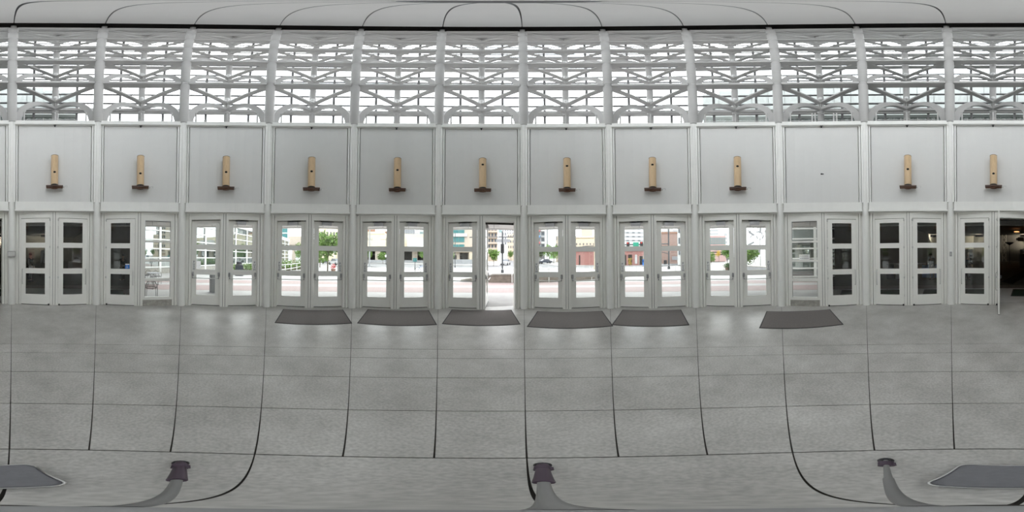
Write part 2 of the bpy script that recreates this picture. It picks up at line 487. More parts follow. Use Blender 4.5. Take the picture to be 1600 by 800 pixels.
W['door_stop'] = (MB().box(-1.1, -.13, .165, .19, 2.86, 2.94).box(.13, 1.1, .165, .19, 2.86, 2.94).mesh('door_stop'), 'bed')  # dark strip, the shadow line above the recessed leaves put into its colour
W['door_head'] = (m.mesh('door_head'), 'door')
m = MB(); m.box(-0.02, 0.02, -0.04, 0.03, 7.02, 7.085); m.box(-0.05, 0.05, -0.045, -0.035, 7.065, 7.085)
W['clip'] = (m.mesh('clip'), 'black')
plate = MB().box(-0.06, 0.06, 0.018, 0.03, 3.53, 3.62).mesh('cover_plate')
for b in range(12):
    wl = empty('wall_%d' % (b + 1), bayloc(b, 0, D0), brz(b), 'white wall bay with square panel above ' + BD[b], 'wall', kind='structure')
    for k, (me, mt) in W.items():
        link(me.name.split('.')[0], me, mt, wl)
    if 2 <= b <= 8:
        for s in (-.62, .60):
            link('cover_plate', plate, 'signw', wl, (s, 0, 0))

# ------------------------------------------------------------------ doors and fixed windows
LW = 0.955
def leaf_mesh():
    m = MB(); h = LW / 2; g = 0.325
    m.box(-h, -g, 0, .045, 0.02, 2.905); m.box(g, h, 0, .045, 0.02, 2.905)
    for z0, z1 in ((0.02, 0.37), (1.085, 1.245), (1.935, 2.085), (2.775, 2.905)):
        m.box(-g, g, 0, .045, z0, z1)
    return m.mesh('leaf')
leafm = leaf_mesh()
panes = [MB().box(-0.33, 0.33, 0.018, 0.026, z0, z1).mesh('pane') for z0, z1 in ((.365, 1.09), (1.24, 1.94), (2.08, 2.78))]
beadm = MB()
for z0, z1 in ((.37, 1.085), (1.245, 1.935), (2.085, 2.775)):
    for a in (-1, 1):
        beadm.box(min(a * .325, a * .318), max(a * .325, a * .318), -.002, .018, z0, z1)
    beadm.box(-.318, .318, -.002, .018, z0, z0 + .007); beadm.box(-.318, .318, -.002, .018, z1 - .007, z1)
beadm = beadm.mesh('glazing_bead')
sweep = MB().box(-.46, .46, -.006, .05, 0.003, .02).mesh('sweep')
barm = MB().cyl((-.42, -.085, .965), (.42, -.085, .965), .014, n=10).mesh('push_bar')
def arm_mesh(s):
    m = MB(); x = s * .435
    m.lathe([(.022, -.075), (.033, -.06), (.036, 0), (.033, .06), (.022, .075)], (x, -.012, 1.09), 10, 0.8)
    m.tube([(x, -.03, 1.08), (x, -.065, 1.04), (x - s * .004, -.085, .99), (x - s * .012, -.085, .955)], .017, 8)
    return m.mesh('bar_arm')
arms = {s: arm_mesh(s) for s in (-1, 1)}
closerm = MB().box(-.155, .155, -.075, 0, 2.765, 2.875).mesh('closer')
closerarm = MB().beam((-.14, -.04, 2.885), (.18, -.055, 2.895), .025, .012).beam((.18, -.055, 2.90), (-.05, .03, 2.905), .02, .012)
closerarm.box(-.20, .24, -.03, .02, 2.895, 2.915)
closerarm = closerarm.mesh('closer_arm')
signm = MB().box(-.045, .045, -.005, 0, 1.215, 1.555).mesh('push_sign')
handlem = MB().tube([(0, 0, .72), (0, -.055, .73), (0, -.06, .76), (0, -.06, 1.18), (0, -.055, 1.21), (0, 0, 1.22)], .012, 8).mesh('pull_handle')
hingem = MB()
hingem.cyl((0, -.015, -.03), (0, -.015, .03), .02, n=10)
hingem = hingem.mesh('hinge')
stopm = MB().cyl((0, -.02, .0), (0, -.02, .05), .025, n=10).mesh('floor_pivot')
lockm = MB().box(-.02, .02, -.05, 0, 1.06, 1.14).box(-.012, .05, -.05, -.03, 1.05, 1.07).mesh('lock_lever')
doorn = [0]
def door(b, side, kind, label, sign=True, closer=True, openang=0.0, hinge=None):
    """side -1 left, 1 right; kind 'push' recessed street leaf, 'pull' flush hall leaf."""
    doorn[0] += 1
    hinge = hinge if hinge is not None else -side          # both leaves hang on the middle post
    u = side * 0.615
    v = D0 + (0.115 if kind == 'push' else -0.012)
    hx = hinge * LW / 2                                     # the root sits on the hinge side
    root = empty('door_%d' % doorn[0], bayloc(b, u + hx, v), brz(b) + openang, label, 'door', kind='structure')
    off = (-hx, 0, 0)
    def P(nm, me, mt, par=root, o=(0, 0, 0)):
        return link(nm, me, mt, par, (off[0] + o[0], off[1] + o[1], off[2] + o[2]) if par is root else o)
    P('leaf', leafm, 'door')
    for pm in panes: P('pane', pm, 'glass' if kind == 'push' else 'darkglass')
    P('glazing_bead', beadm, 'black' if kind == 'pull' else 'door')
    P('sweep', sweep, 'rubber')
    if kind == 'push':
        pb = P('push_bar', barm, 'metal')
        for s in (-1, 1): link('bar_arm', arms[s], 'alu', pb)
        if closer:
            c = P('closer', closerm, 'alu', o=(-side * 0.06, 0, 0))
            link('closer_arm', closerarm, 'black', c)
        if sign:
            sg = P('push_sign', signm, 'signw', o=(side * 0.40, 0, 0))
            text('lettering', 'P\nU\nS\nH', .09, 'black', sg, (0, -.007, 1.383), space=0.88)
    else:
        P('pull_handle', handlem, 'metal', o=(-hinge * 0.425, 0, 0))
        for z in (.96, 1.95, 2.86): link('hinge', hingem, 'metal', root, (0, 0, z))
        P('floor_pivot', stopm, 'black', o=(hx * .93, 0, 0))
        P('lock_lever', lockm, 'black', o=(-hinge * .46, .095, 0)) if openang else None
    return root
SL = "left push-bar leaf of "; SR = "right push-bar leaf of "
for b in (2, 3, 4, 6, 7, 8):
    for s in (-1, 1):
        door(b, s, 'push', 'pale grey ' + (SL if s < 0 else SR) + BD[b], closer=not (b == 2 and s < 0))
door(5, -1, 'push', 'pale grey closed push-bar door left of the open street doorway')
door(5, 1, 'push', 'pale grey street door standing open outward, seen edge on', openang=R(82))
for b in (0, 10):
    for s in (-1, 1):
        door(b, s, 'pull', ('white left leaf of ' if s < 0 else 'white right leaf of ') + BD[b])
d_st = door(1, -1, 'pull', 'white hall door with blue wheelchair sticker on its glass', hinge=-1)
door(9, 1, 'pull', 'white hall door beside the fixed window with white sign', hinge=-1)
door(11, -1, 'pull', 'white closed hall door left of the open hall doorway')
door(11, 1, 'pull', 'white hall door standing open inward, seen edge on', openang=R(-90.5))
# sticker
st = link('sticker', MB().box(-.07, .07, -.003, 0, 1.26, 1.42), 'blue', d_st, (LW / 2 + .235, .017, 0))
link('sticker_heading', MB().box(-.07, .07, -.004, -.003, 1.385, 1.42), 'signw', st)
m = MB(); m.ball((-.012, -.006, 1.365), .010, 8, 6)
m.beam((-.012, -.006, 1.352), (-.008, -.006, 1.318), .012, .004); m.beam((-.008, -.006, 1.318), (.018, -.006, 1.316), .004, .010); m.beam((.018, -.006, 1.318), (.028, -.006, 1.288), .010, .004)
pts = [(-.012 + .026 * math.cos(R(t)), -.006, 1.306 + .026 * math.sin(R(t))) for t in range(120, 361, 20)]
m.tube(pts, .004, 5)
link('wheelchair_symbol', m, 'signw', st)

def fixed_window(n, b, side, label):
    root = empty('window_%d' % n, bayloc(b, side * .615, D0), brz(b), label, 'window', kind='structure')
    h = .485
    m = MB()
    m.box(-h, -.42, 0.0, .10, .215, 2.925); m.box(.42, h, 0.0, .10, .215, 2.925)
    for z0, z1 in ((.215, .31), (.862, .948), (1.503, 1.575), (2.14, 2.20), (2.86, 2.925)):
        m.box(-.42, .42, 0.0, .10, z0, z1)
    link('window_frame', m, 'door', root)
    for z0, z1 in ((.30, .87), (.94, 1.51), (1.57, 2.145), (2.195, 2.865)):
        link('pane', MB().box(-.425, .425, .045, .053, z0, z1), 'glass', root)
        mm = MB()
        mm.box(-.42, -.412, -.001, .045, z0 + .008, z1 - .005); mm.box(.412, .42, -.001, .045, z0 + .008, z1 - .005); mm.box(-.412, .412, -.001, .045, z1 - .013, z1 - .005)
        link('gasket', mm, 'alu', root)
    link('curb', MB().box(-h, h, -.02, .2, 0, .21), 'curb', root)
    return root
fixed_window(1, 1, 1, 'fixed four-pane window on concrete curb beside wheelchair-sticker door')
fixed_window(2, 9, -1, 'fixed four-pane window on concrete curb, white sign behind it')

# ------------------------------------------------------------------ columns
RC = 5.43
def caz(k): return -175.83 + 30 * k
colm_low = MB().cyl((0, 0, 0), (0, 0, 7.36), .125, n=28).mesh('column_shaft')
cap = MB().box(-.16, .16, -.10, .10, 7.10, 7.36).mesh('column_cap')
seg = MB().lathe([(.13, 0), (.165, .05), (.165, 3.62), (.13, 3.67)], (0, 0, 0), 28).mesh('column_segment')
node = MB().cyl((0, 0, 0), (0, 0, .25), .145, n=24).mesh('column_node')
stub = MB().cyl((0, 0, 0), (0, 0, 2.25), .095, n=16).mesh('column_stub')
CD = ["between the open hall doorway and the closed pair to its right", "right of the hall door pair beside the open hall doorway",
      "right of the fixed window beside the wheelchair-sticker door", "left of the street door pair facing the hedge",
      "right of the street door pair facing the hedge", "left of the open street doorway bay", "right of the open street doorway",
      "left of the street door pair facing the signal mast", "right of the street door pair facing the signal mast",
      "left of the fixed window with the white sign", "left of the hall door pair by the open hall doorway",
      "left of the closed leaf beside the open hall doorway"]
for k in range(12):
    p = pol(caz(k), RC); a = -R(caz(k))
    root = empty('column', (CX + p[0], CY + p[1], 0), a, 'white round column ' + CD[k], 'column', kind='structure')
    link('column_shaft', colm_low, 'paint', root)
    link('column_cap', cap, 'paint', root)
    for t in range(6):
        link('column_segment', seg, 'steel', root, (0, 0, LEV[t]))
        link('column_node', node, 'steel', root, (0, 0, LEV[t + 1] - .25))
    link('column_stub', stub, 'steel', root, (0, 0, LEV[6]))

# ------------------------------------------------------------------ tower frame
tower = empty('tower_frame', (CX, CY, LEV[0]), 0, 'white steel lattice of the tall round tower above the wall panels', 'tower frame', kind='structure')
ringm = MB(); arcb(ringm, D0, D0 + .36, 13.6, -.25, 0, v0=0); ringm = ringm.mesh('ring_beam')
RN, RP, RO = 6.95, 7.36, 7.92
strutm = {}
archm = {}
for s in (-1, 1):
    A = Vector((s * 1.38, D0 + .14, -.14)); B = Vector((s * .03, RN, -.20))
    strutm[s] = MB().beam(A, B, .20, .16).mesh('strut')
    pts = []
    A0 = Vector((s * 1.33, D0 + .22, 0)); B0 = Vector((s * .05, RN + .02, 0))
    for i in range(13):
        th = R(90 * i / 12); f = 1 - math.cos(th)
        q = A0.lerp(B0, f); q.z = -3.92 + 3.05 * math.sin(th); pts.append(q)
    perp = Vector((B0.y - A0.y, -(B0.x - A0.x), 0))
    archm[s] = MB().strip(pts, .17, .27, perp).mesh('arch_rib')
nodem = MB().cyl((0, RN, -.75), (0, RN, -.10), .035, n=10).ball((0, RN, -.82), .06, 10, 6).beam((0, RN, -.2), (0, RP, -.2), .12, .12).mesh('joint_hub')
outerm = arcb(MB(), 7.56, RO - .02, 15, -.33, -.06, v0=0).mesh('outer_ring_beam')
for b in range(12):
    for k in range(1, 7):
        z = LEV[k] - LEV[0]
        link('ring_beam', ringm, 'steel', tower, (0, 0, z), brz(b))
        link('outer_ring_beam', outerm, 'steel', tower, (0, 0, z), brz(b))
        link('joint_hub', nodem, 'steel', tower, (0, 0, z), brz(b))
        for s in (-1, 1):
            link('strut', strutm[s], 'steel', tower, (0, 0, z), brz(b))
            link('arch_rib', archm[s], 'steel', tower, (0, 0, z), brz(b))
    pz = 0.0 if 2 <= b <= 8 else 7.2
    link('post', MB().cyl((0, RP, pz - LEV[0]), (0, RP, LEV[6] - LEV[0]), .15, n=16), 'steel', tower, rz=brz(b))
ORD = ['first', 'second', 'third', 'fourth', 'fifth', 'sixth']
lampb = MB().cyl((0, 0, .16), (0, 0, .24), .075, n=12).mesh('lamp_base')
lampg = MB().lathe([(.03, -.10), (.075, -.06), (.095, .0), (.095, .10), (.085, .16)], (0, 0, 0), 14).mesh('globe')
for b in range(12):
    for k in range(1, 7):
        r = empty('globe_lamp', bayloc(b, 0, RN - .12, LEV[k] + .14), brz(b), 'white globe lamp, %s tier, above %s' % (ORD[k - 1], BD[b]), 'lamp', 'globe lamps at the tower strut joints')
        link('globe', lampg, 'lampglass', r); 
        lb = link('lamp_base', lampb, 'steel', r)
        link('bracket', MB().beam((0, 0, .22), (0, .27, .22), .04, .04), 'steel', r) if k <= 3 else None

# railings on the ledge
for b in range(12):
    r = empty('railing', bayloc(b, 0, D0 + .16, 7.36), brz(b), 'white handrail on the ledge above ' + BD[b], 'railing', 'handrails along the ledge')
    sp = (-1.02, -.30, -.20, .42, .52, 1.02) if b == 9 else (-1.02, 0, 1.02)
    link('top_rail', MB().tube(arcpts(D0 + .16, 11.1, .86, v0=D0 + .16), .022, 8), 'steel', r)
    link('middle_rail', MB().tube(arcpts(D0 + .16, 11.1, .30, v0=D0 + .16), .016, 8), 'steel', r)
    for u in sp: link('post', MB().cyl((u, -u * u / 10.9, 0), (u, -u * u / 10.9, .86), .028, n=8), 'steel', r)

# tower glazing: one window wall per bay, mullions, rails and panes
TR = [-3.92 + .10 + 1.24 * i for i in range(4)]
def onarc(th, r=RO): return (r * math.sin(R(th)), r * math.cos(R(th)) - RO)
def gpane(t0, t1, z0, z1, n=2):
    m = MB(); a = [t0 + (t1 - t0) * i / n for i in range(n + 1)]
    return m.prism([onarc(t, RO - .006) for t in a] + [onarc(t, RO + .006) for t in reversed(a)], z0, z1)
mulm = MB().box(-.06, .06, -.07, .07, -.2, LEV[6] - LEV[0]).mesh('mullion')
railm = arcb(MB(), RO - .05, RO + .05, 15, -.06, .06, v0=RO).mesh('rail')
zs = [0.0, 1.0, 2.27, 3.60]
pmesh = {}
for c in range(4):
    for j in range(3): pmesh[c, j] = gpane(-15 + 7.5 * c + .35, -7.5 + 7.5 * c - .35, zs[j] + .05, zs[j + 1] - .05).mesh('pane')
pbig = gpane(-14.6, 14.6, .05, 3.55, 8).mesh('pane')
for b in range(12):
    r = empty('window_%d' % (b + 3), bayloc(b, 0, RO, LEV[0]), brz(b), 'outer tower glazing grid above ' + BD[b], 'window', kind='structure')
    for t_ in (-14.98, -7.5, 0, 7.5):
        q_ = onarc(t_); link('mullion', mulm, 'mull', r, (q_[0], q_[1], 0), -R(t_))
    for k in range(6):
        zb = LEV[k] - LEV[0]
        for f in (1.0, 2.27): link('rail', railm, 'mull', r, (0, 0, zb + f))
        if k == 0:
            for key, me in pmesh.items(): link('pane', me, 'towerglass', r)
        else:
            link('pane', pbig, 'towerglass', r, (0, 0, zb))

# ------------------------------------------------------------------ dark louvre ring and ceiling
ZC = 32.6
louv = empty('trim_1', (CX, CY, LEV[6]), 0, 'black recessed louvre ring between tower top and ceiling', 'louvre', kind='structure')
for b in range(12):
    m = arcb(MB(), 6.2, 6.3, 15.1, -.3, 2.3, v0=0)
    link('backing', m, 'void', louv, rz=brz(b))
    for i in range(4):
        link('slat', arcb(MB(), 5.7, 5.95, 15, .4 + .5 * i, .45 + .5 * i, v0=0), 'void', louv, rz=brz(b))
    link('soffit_plate', arcb(MB(), D0 + .2, RO, 15, -.06, .02, v0=0), 'steel', louv, rz=brz(b))
ceil = empty('ceiling', (CX, CY, ZC), 0, 'round off-white ceiling in wedge panels high above', 'ceiling', kind='structure')
a1 = 4.76
wedge = MB(); g = .012; wn = 6
for rr0, rr1, z0_, z1_ in ((.22, a1, .25, 0.0),):
    for zo in (0, .2):
        for r_, z_ in ((rr0, z0_), (rr1, z1_)):
            for i in range(wn + 1):
                t_ = R(-15 + 30 * i / wn); off = g / r_ * (.5 if 0 < i < wn else 1) if i in (0, wn) else 0
                t_ += off if i == 0 else -off
                wedge.v.append((r_ * math.sin(t_), r_ * math.cos(t_), z_ + zo))
n1 = wn + 1
for i in range(wn):
    wedge.face([i, i + 1, n1 + i + 1, n1 + i]); wedge.face([2 * n1 + i, 3 * n1 + i, 3 * n1 + i + 1, 2 * n1 + i + 1])
    wedge.face([n1 + i, n1 + i + 1, 3 * n1 + i + 1, 3 * n1 + i])
wedge.face([0, n1, 3 * n1, 2 * n1]); wedge.face([wn, 2 * n1 + wn, 3 * n1 + wn, n1 + wn])
wedge = wedge.mesh('panel')
for b in range(12): link('panel', wedge, 'ceil', ceil, rz=brz(b))
link('roof_deck', MB().prism([(8.6 * math.sin(R(30 * k + 4.17)), 8.6 * math.cos(R(30 * k + 4.17))) for k in range(12)][::-1], .55, .8), 'void', ceil)
link('joint_backing', MB().cyl((0, 0, .255), (0, 0, .30), 4.7, n=48), 'greyb', ceil)
ov = empty('ceiling_vent', (CX, CY, ZC + .2), 0, 'small round dark vent at the middle of the ceiling', 'vent')
link('vent_disc', MB().cyl((0, 0, 0), (0, 0, .06), .17, n=20), 'void', ov)
link('vent_ring', MB().lathe([(.17, -.02), (.20, -.02), (.20, .04), (.17, .04)], (0, 0, 0), 20), 'mull', ov)

# ------------------------------------------------------------------ outside: soffit, ground, paving
sof = empty('trim_2', (CX, CY, 3.16), 0, 'pale canopy soffit around the rotunda outside the doors', 'soffit', kind='structure')
sofm = MB().prism([(-5.56 * T15, 5.56), (5.56 * T15, 5.56), (7.95 * T15, 7.95), (-7.95 * T15, 7.95)][::-1], 0, .1).mesh('soffit_panel')
fasm = MB().box(-7.95 * T15, 7.95 * T15, 7.86, 8.0, -.04, 4.1).mesh('fascia')
deckm = MB().prism([(-5.5 * T15, 5.5), (5.5 * T15, 5.5), (7.95 * T15, 7.95), (-7.95 * T15, 7.95)][::-1], 3.85, 3.95).mesh('roof_deck')
crossm = MB().box(-.006, .006, 5.8, 7.85, -.004, .0).box(-.22, .22, 7.2, 7.215, -.004, 0).mesh('soffit_joint')
for b in range(12):
    link('soffit_panel', sofm, 'panel', sof, rz=brz(b))
    link('fascia', fasm, 'panel', sof, rz=brz(b))
    link('roof_deck', deckm, 'mull', sof, rz=brz(b))
    if 1 <= b <= 9:
        for s in (-1, 1): link('soffit_joint', crossm, 'bed', sof, (0, 0, 0), brz(b) - s * R(4.5))
lampd = empty('floodlight', bayloc(0, -.62, D0 + .30, 7.36), brz(0) + .1, 'flat black floodlight on the ledge, right of the open hall doorway', 'light')
link('housing', MB().box(-.24, .24, -.10, .16, .03, .12), 'black', lampd)
link('bracket', MB().tube([(-.2, .03, .02), (-.2, .03, .26), (-.12, .03, .36), (.12, .03, .36), (.2, .03, .26), (.2, .03, .02)], .02, 6), 'steel', lampd)

def ring_sector(r0, r1, A0, A1, z0, z1, n=None):
    n = n or max(3, int(abs(A1 - A0) / 5))
    pts = [pol(A0 + (A1 - A0) * i / n, r0)[:2] for i in range(n + 1)] + [pol(A1 + (A0 - A1) * i / n, r1)[:2] for i in range(n + 1)]
    return MB().prism(pts if (A1 < A0) else pts[::-1], z0, z1)
def slab_solid(m):
    return m
gnd = empty('ground', (0, 0, 0), 0, 'pale concrete plaza with brick bands and grey street', 'ground', kind='structure')
link('plaza', MB().prism([pol(a, 30)[:2] for a in range(180, -181, -15)][:-1], -.30, -.055), 'pave', gnd)
A0, A1 = 109, -131.5
for i, (r0, r1, mt) in enumerate(((5.62, 8.05, 'pave'), (8.05, 9.45, 'brickpave'), (9.45, 10.25, 'pave'), (10.25, 11.55, 'brickpave'), (11.55, 14.2, 'pave'))):
    link('brick_band' if mt == 'brickpave' else 'paving_band', ring_sector(r0, r1, A0, A1, -.055, -.012 if mt == 'pave' else -.008, 48), mt, gnd)
link('street', MB().box(-700, 700, 21, 800, -.32, -.06), 'asphalt', gnd)
link('street', MB().box(-700, 700, -700, 21, -.42, -.31), 'pave', gnd)
link('far_pavement', MB().box(-140, -3.0, 36, 400, -.06, .08), 'pave', gnd)
link('far_pavement', MB().box(9.5, 160, 31, 400, -.06, .08), 'pave', gnd)
for x0, y0, x1, y1 in ((-40, 23.6, 30, 23.6), (-40, 29, 30, 29.0)):
    link('lane_line', MB().box(x0, x1, y0, y0 + .3, -.06, -.054), 'stripe', gnd)
for i in range(7):
    link('lane_line', MB().box(3.9, 4.05, 34 + 9 * i, 38 + 9 * i, -.06, -.054), 'stripe', gnd)
    link('crosswalk_bar', MB().box(-2 + 1.2 * i, -1.4 + 1.2 * i, 31.2, 33.6, -.06, -.054), 'stripe', gnd)
for i in range(6):
    a = 84; 
    link('plaza_stripe', MB().box(16 + 2.5 * i, 17.1 + 2.5 * i, -1.5, 9.0, -.056, -.045), 'brickpave', gnd)

# low ramp wall with handrail
rw = empty('ramp_wall', (1.0, 11.4, 0), 0, 'low weathered concrete ramp wall beyond the open street doorway', 'wall')
xs = [(-4.6, .06), (-2.2, .52), (7.0, .52), (11.8, .06)]
pr = [(-5.2, 0)] + xs + [(11.8, 0)]
def vert_prism(poly, y0, y1):
    m = MB(); n = len(poly); 
    m.v = [(x, y0, z) for x, z in poly] + [(x, y1, z) for x, z in poly]
    m.face(list(range(n))); m.face(list(reversed(range(n, 2 * n))))
    for i in range(n):
        j = (i + 1) % n; m.face([i, n + i, n + j, j])
    return m
link('wall_body', vert_prism([(-5.2, -.05)] + [(x, z - .02) for x, z in xs] + [(12, -.05)], 0, .3), 'rampwall', rw)
link('coping', vert_prism([(-4.7, .05), (-2.2, .52), (7.0, .52), (12, .05), (12, .14), (7.0, .63), (-2.2, .63), (-4.7, .14)], -.05, .35), 'curb', rw)
rr = empty('ramp_railing', (1.0, 11.3, 0), 0, 'thin grey handrail in front of the low ramp wall', 'railing')
link('rail', MB().tube([(-5, -.0, .5), (-2.2, 0, .95), (7, 0, .95), (12, 0, .5)], .022, 6), 'alu', rr)
for x in (-3.8, -1.0, 1.6, 5.0, 8.4):
    link('post', MB().cyl((x, 0, -.03), (x, 0, .93 if -2.2 < x < 7 else .70), .03, n=8), 'paint', rr)

# ------------------------------------------------------------------ buildings
def building(name, label, x0, x1, D, ztop, mt, depth=14, rows=(), group=None, cat='building', zb=0.0, wide=(0, 0), turn=0.0):
    """front face between picture columns x0..x1 seen at distance D; rows: (z0, z1, n, frac, part, material)"""
    A = (az(x0) + az(x1)) / 2; hwid = D * math.tan(R((az(x1) - az(x0)) / 2))
    p = pol(A, D)
    root = empty(name, (p[0], p[1], 0), -R(A) + turn, label, cat, group)
    link('wall', MB().box(-hwid - wide[0], hwid + wide[1], 0, depth, zb - .1, ztop), mt, root)
    for z0, z1, n, frac, part, wm in rows:
        W2 = 2 * hwid + wide[0] + wide[1]; step = W2 / n
        me = MB().box(-step * frac / 2, step * frac / 2, -.10, .1, z0, z1).mesh(part)
        for i in range(n):
            link(part, me, wm, root, (-hwid - wide[0] + step * (i + .5), 0, 0))
    return root
def Z(y, D, x=770): return zat(x, y, D)

# cream exhibition building across the street
D = 56
bc = building('cream_building', 'large cream windowless building with dark ground floor across the street', 548, 690, D, Z(366, D), 'cream', rows=(), zb=4.4, depth=30)
hwid = D * math.tan(R(az(690) - az(548)) / 2)
link('parapet', MB().box(-hwid, -4, -.15, 30, Z(366, D) - .05, Z(362.5, D)), 'cream', bc)
link('soffit_band', MB().box(-hwid, hwid, -.5, .0, 4.3, 4.9), 'whiteb', bc)
link('recess', MB().box(-hwid, hwid, 6, 30, 0, 4.4), 'void', bc)
for x in (-15.5, -11.2, -6.4, 6.5, 12.5):
    link('pillar', MB().box(x - .9, x + .9, .3, 1.8, 0, 4.4), 'beige', bc)
link('planter_wall', MB().box(-hwid, hwid, -1.2, -.4, 0, .9), 'greyb', bc)
text('lettering', 'ON', 1.7, 'greyb', bc, (-9.6, -.05, Z(374.5, D)), ex=.03)
link('red_sign', MB().box(-7.0, -4.6, -.7, -.5, 4.5, 5.0), 'red', bc)
building('rust_building', 'rust brown building rising behind the large cream building', 573, 586, 92, Z(357, 92), 'rust', rows=((14.5, 15.6, 5, .4, 'window', 'win'),))
building('rust_building', 'stepped rust brown roof block behind the cream building, second from the left', 590, 616, 96, Z(362, 96), 'rust', rows=((13, 14.0, 6, .4, 'window', 'win'),))
building('office_tower', 'tall grey tower with dark vertical stripes behind the cream building', 630, 648, 150, 46, 'greyb', rows=((2, 45, 6, .45, 'window_strip', 'win'),))
rws = tuple((6 + 4.2 * i, 8.2 + 4.2 * i, 3, .4, 'window', 'win') for i in range(9))
building('office_tower', 'white tower with small square windows beside the striped tower', 648.5, 655, 150, 46, 'whiteb', rows=rws)
building('office_tower', 'pale tower with wide window rows right of the small-windowed tower', 655.5, 662, 170, 48, 'whiteb', rows=tuple((6 + 4.2 * i, 8 + 4.2 * i, 4, .6, 'window', 'teal') for i in range(9)))
building('low_white_building', 'flat white low wing right of the cream building top', 636, 664, 52, Z(371.5, 52), 'whiteb', zb=4.6, depth=3)
# beige corner building with teal glass
D = 50
bt = building('corner_building', 'beige corner building with teal glass bands and white ledges', 702, 741, D, 26, 'beige', depth=22, wide=(1, 0))
hb = D * math.tan(R(az(741) - az(702)) / 2)
for z0, z1 in ((Z(387, D), Z(382, D)), (Z(378.5, D), Z(370.5, D)), (Z(364.5, D), Z(356, D)), (Z(351, D), Z(343, D)), (Z(338, D), Z(330, D))):
    for j in range(3):
        x0 = -hb - .6 + 1.75 * j
        link('glass_panel', MB().box(x0 + .05, x0 + 1.7, -.14, .1, z0, z1), 'teal', bt)
for z0, z1 in ((Z(370, D), Z(365, D)), (Z(356, D), Z(351, D)), (Z(343, D), Z(338, D))):
    link('white_ledge', MB().box(-hb - 1, hb - 2.2, -.5, .1, z0, z1), 'whiteb', bt)
link('shopfront', MB().box(-.6, 1.9, -.12, .1, .2, 3.3), 'void', bt)
link('shopfront', MB().box(-3.9, -1.6, -.12, .1, .2, 2.6), 'void', bt)
link('porch_beam', MB().box(-hb, hb, -1.2, .1, 3.5, 4.6), 'tan', bt)
link('pillar', MB().box(2.2, 3.2, -1.1, -.2, 0, 3.5), 'tan', bt)
building('street_hedge_wall', 'grey textured low wall in front of the beige corner building', 706, 742, 44, 1.35, 'greyb', depth=.6, cat='wall')
# street canyon behind the open doorway
D = 82
bb = building('balcony_tower', 'beige tower with stacked balconies left of the traffic signal', 762, 777.5, D, 30, 'tan', depth=26)
for i in range(9):
    link('balcony', MB().box(-2.6, 2.5, -1.1, .1, 3.0 + 2.9 * i, 3.9 + 2.9 * i), 'beige', bb)
    for j in range(3): link('window', MB().box(-2.3 + 1.6 * j, -1.2 + 1.6 * j, -.08, .1, 4.1 + 2.9 * i, 5.6 + 2.9 * i), 'win', bb)
building('white_tower', 'white tower with square windows behind the traffic signal', 784, 803, 160, 42, 'whiteb', rows=tuple((15 + 4.5 * i, 18 + 4.5 * i, 5, .5, 'window', 'win') for i in range(6)))
building('beige_block', 'pale beige block far down the street right of the signal', 793, 803.5, 120, 20, 'tan', rows=tuple((5 + 4 * i, 6.8 + 4 * i, 3, .4, 'window', 'win') for i in range(4)))
building('white_tower', 'far narrow white tower with window strips at street end', 803.5, 809, 210, 60, 'whiteb', rows=tuple((10 + 5 * i, 12 + 5 * i, 3, .5, 'window', 'win') for i in range(9)))
building('blue_tower', 'small far tower with pale blue glass top', 779, 784, 230, 46, 'whiteb', rows=((38, 44, 2, .7, 'window', 'teal'),))
# right of the open doorway
D = 74
ap = building('apartment_block', 'pale apartment block with red and blue balconies beyond the street', 838, 851.5, D, 22, 'greyb', depth=16)
for i in range(7):
    for j in range(2):
        link('balcony', MB().box(-1.9 + 2.2 * j, -.3 + 2.2 * j, -.9, .1, 2.6 + 2.8 * i, 3.5 + 2.8 * i), ('apred', 'whiteb', 'apblue', 'greyb')[(i * 2 + j) % 4], ap)
        link('window', MB().box(-1.8 + 2.2 * j, -.4 + 2.2 * j, -.06, .1, 3.7 + 2.8 * i, 5.0 + 2.8 * i), 'win', ap)
building('thin_tower', 'slender white tower beside the apartment block with red and blue balconies', 853.5, 857, 140, 38, 'whiteb', rows=((6, 36, 1, .3, 'window_strip', 'win'),))
def hill(label, x0, x1, D, ztop, mt, seed):
    rnd = random.Random(seed); A = (az(x0) + az(x1)) / 2; p = pol(A, D); root = empty('hill', (p[0], p[1], -1), -R(A), label, 'hill')
    hwid = D * math.tan(R((az(x1) - az(x0)) / 2)); m = MB(); n, k = 24, 8
    for j in range(k + 1):
        for i in range(n + 1):
            x = -hwid + 2 * hwid * i / n; e = math.sin(math.pi * i / n) ** 1.2; f = math.sin(math.pi * j / k)
            m.v.append((x, hwid * .5 * j / k, max(0, ztop * e * f * (1 + .12 * math.sin(i * 1.3) + rnd.uniform(-.05, .05)))))
    for j in range(k):
        for i in range(n):
            o = j * (n + 1) + i; m.face([o, o + 1, o + n + 2, o + n + 1], True)
    link('slope', m, mt, root); return root
hill('green hill beyond the tree-lined street', 856, 905, 420, 58, 'hill', 1)
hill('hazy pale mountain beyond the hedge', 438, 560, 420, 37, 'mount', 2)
building('corner_house', 'narrow pale house front right of the green hill', 868.5, 874, 66, Z(369, 66), 'beige', rows=tuple((3 + 3 * i, 4.6 + 3 * i, 2, .4, 'window', 'win') for i in range(3)))
D = 62
bh = building('stepped_building', 'stepped sand coloured building above the red brick wall', 893, 936, D, Z(375, D), 'tan', depth=20, rows=((6.6, 7.3, 8, .3, 'window', 'win'),))
link('upper_step', MB().box(-8, 5, .8, 18, Z(375, D) - .1, Z(369, D)), 'cream', bh)
link('stair_tower', MB().box(-1.5, 3.0, 2, 8, Z(369, D) - .1, 18), 'tan', bh)
link('ledge', MB().box(-8.4, 5.2, .4, 1, Z(372, D), Z(371, D)), 'beige', bh)
D = 36
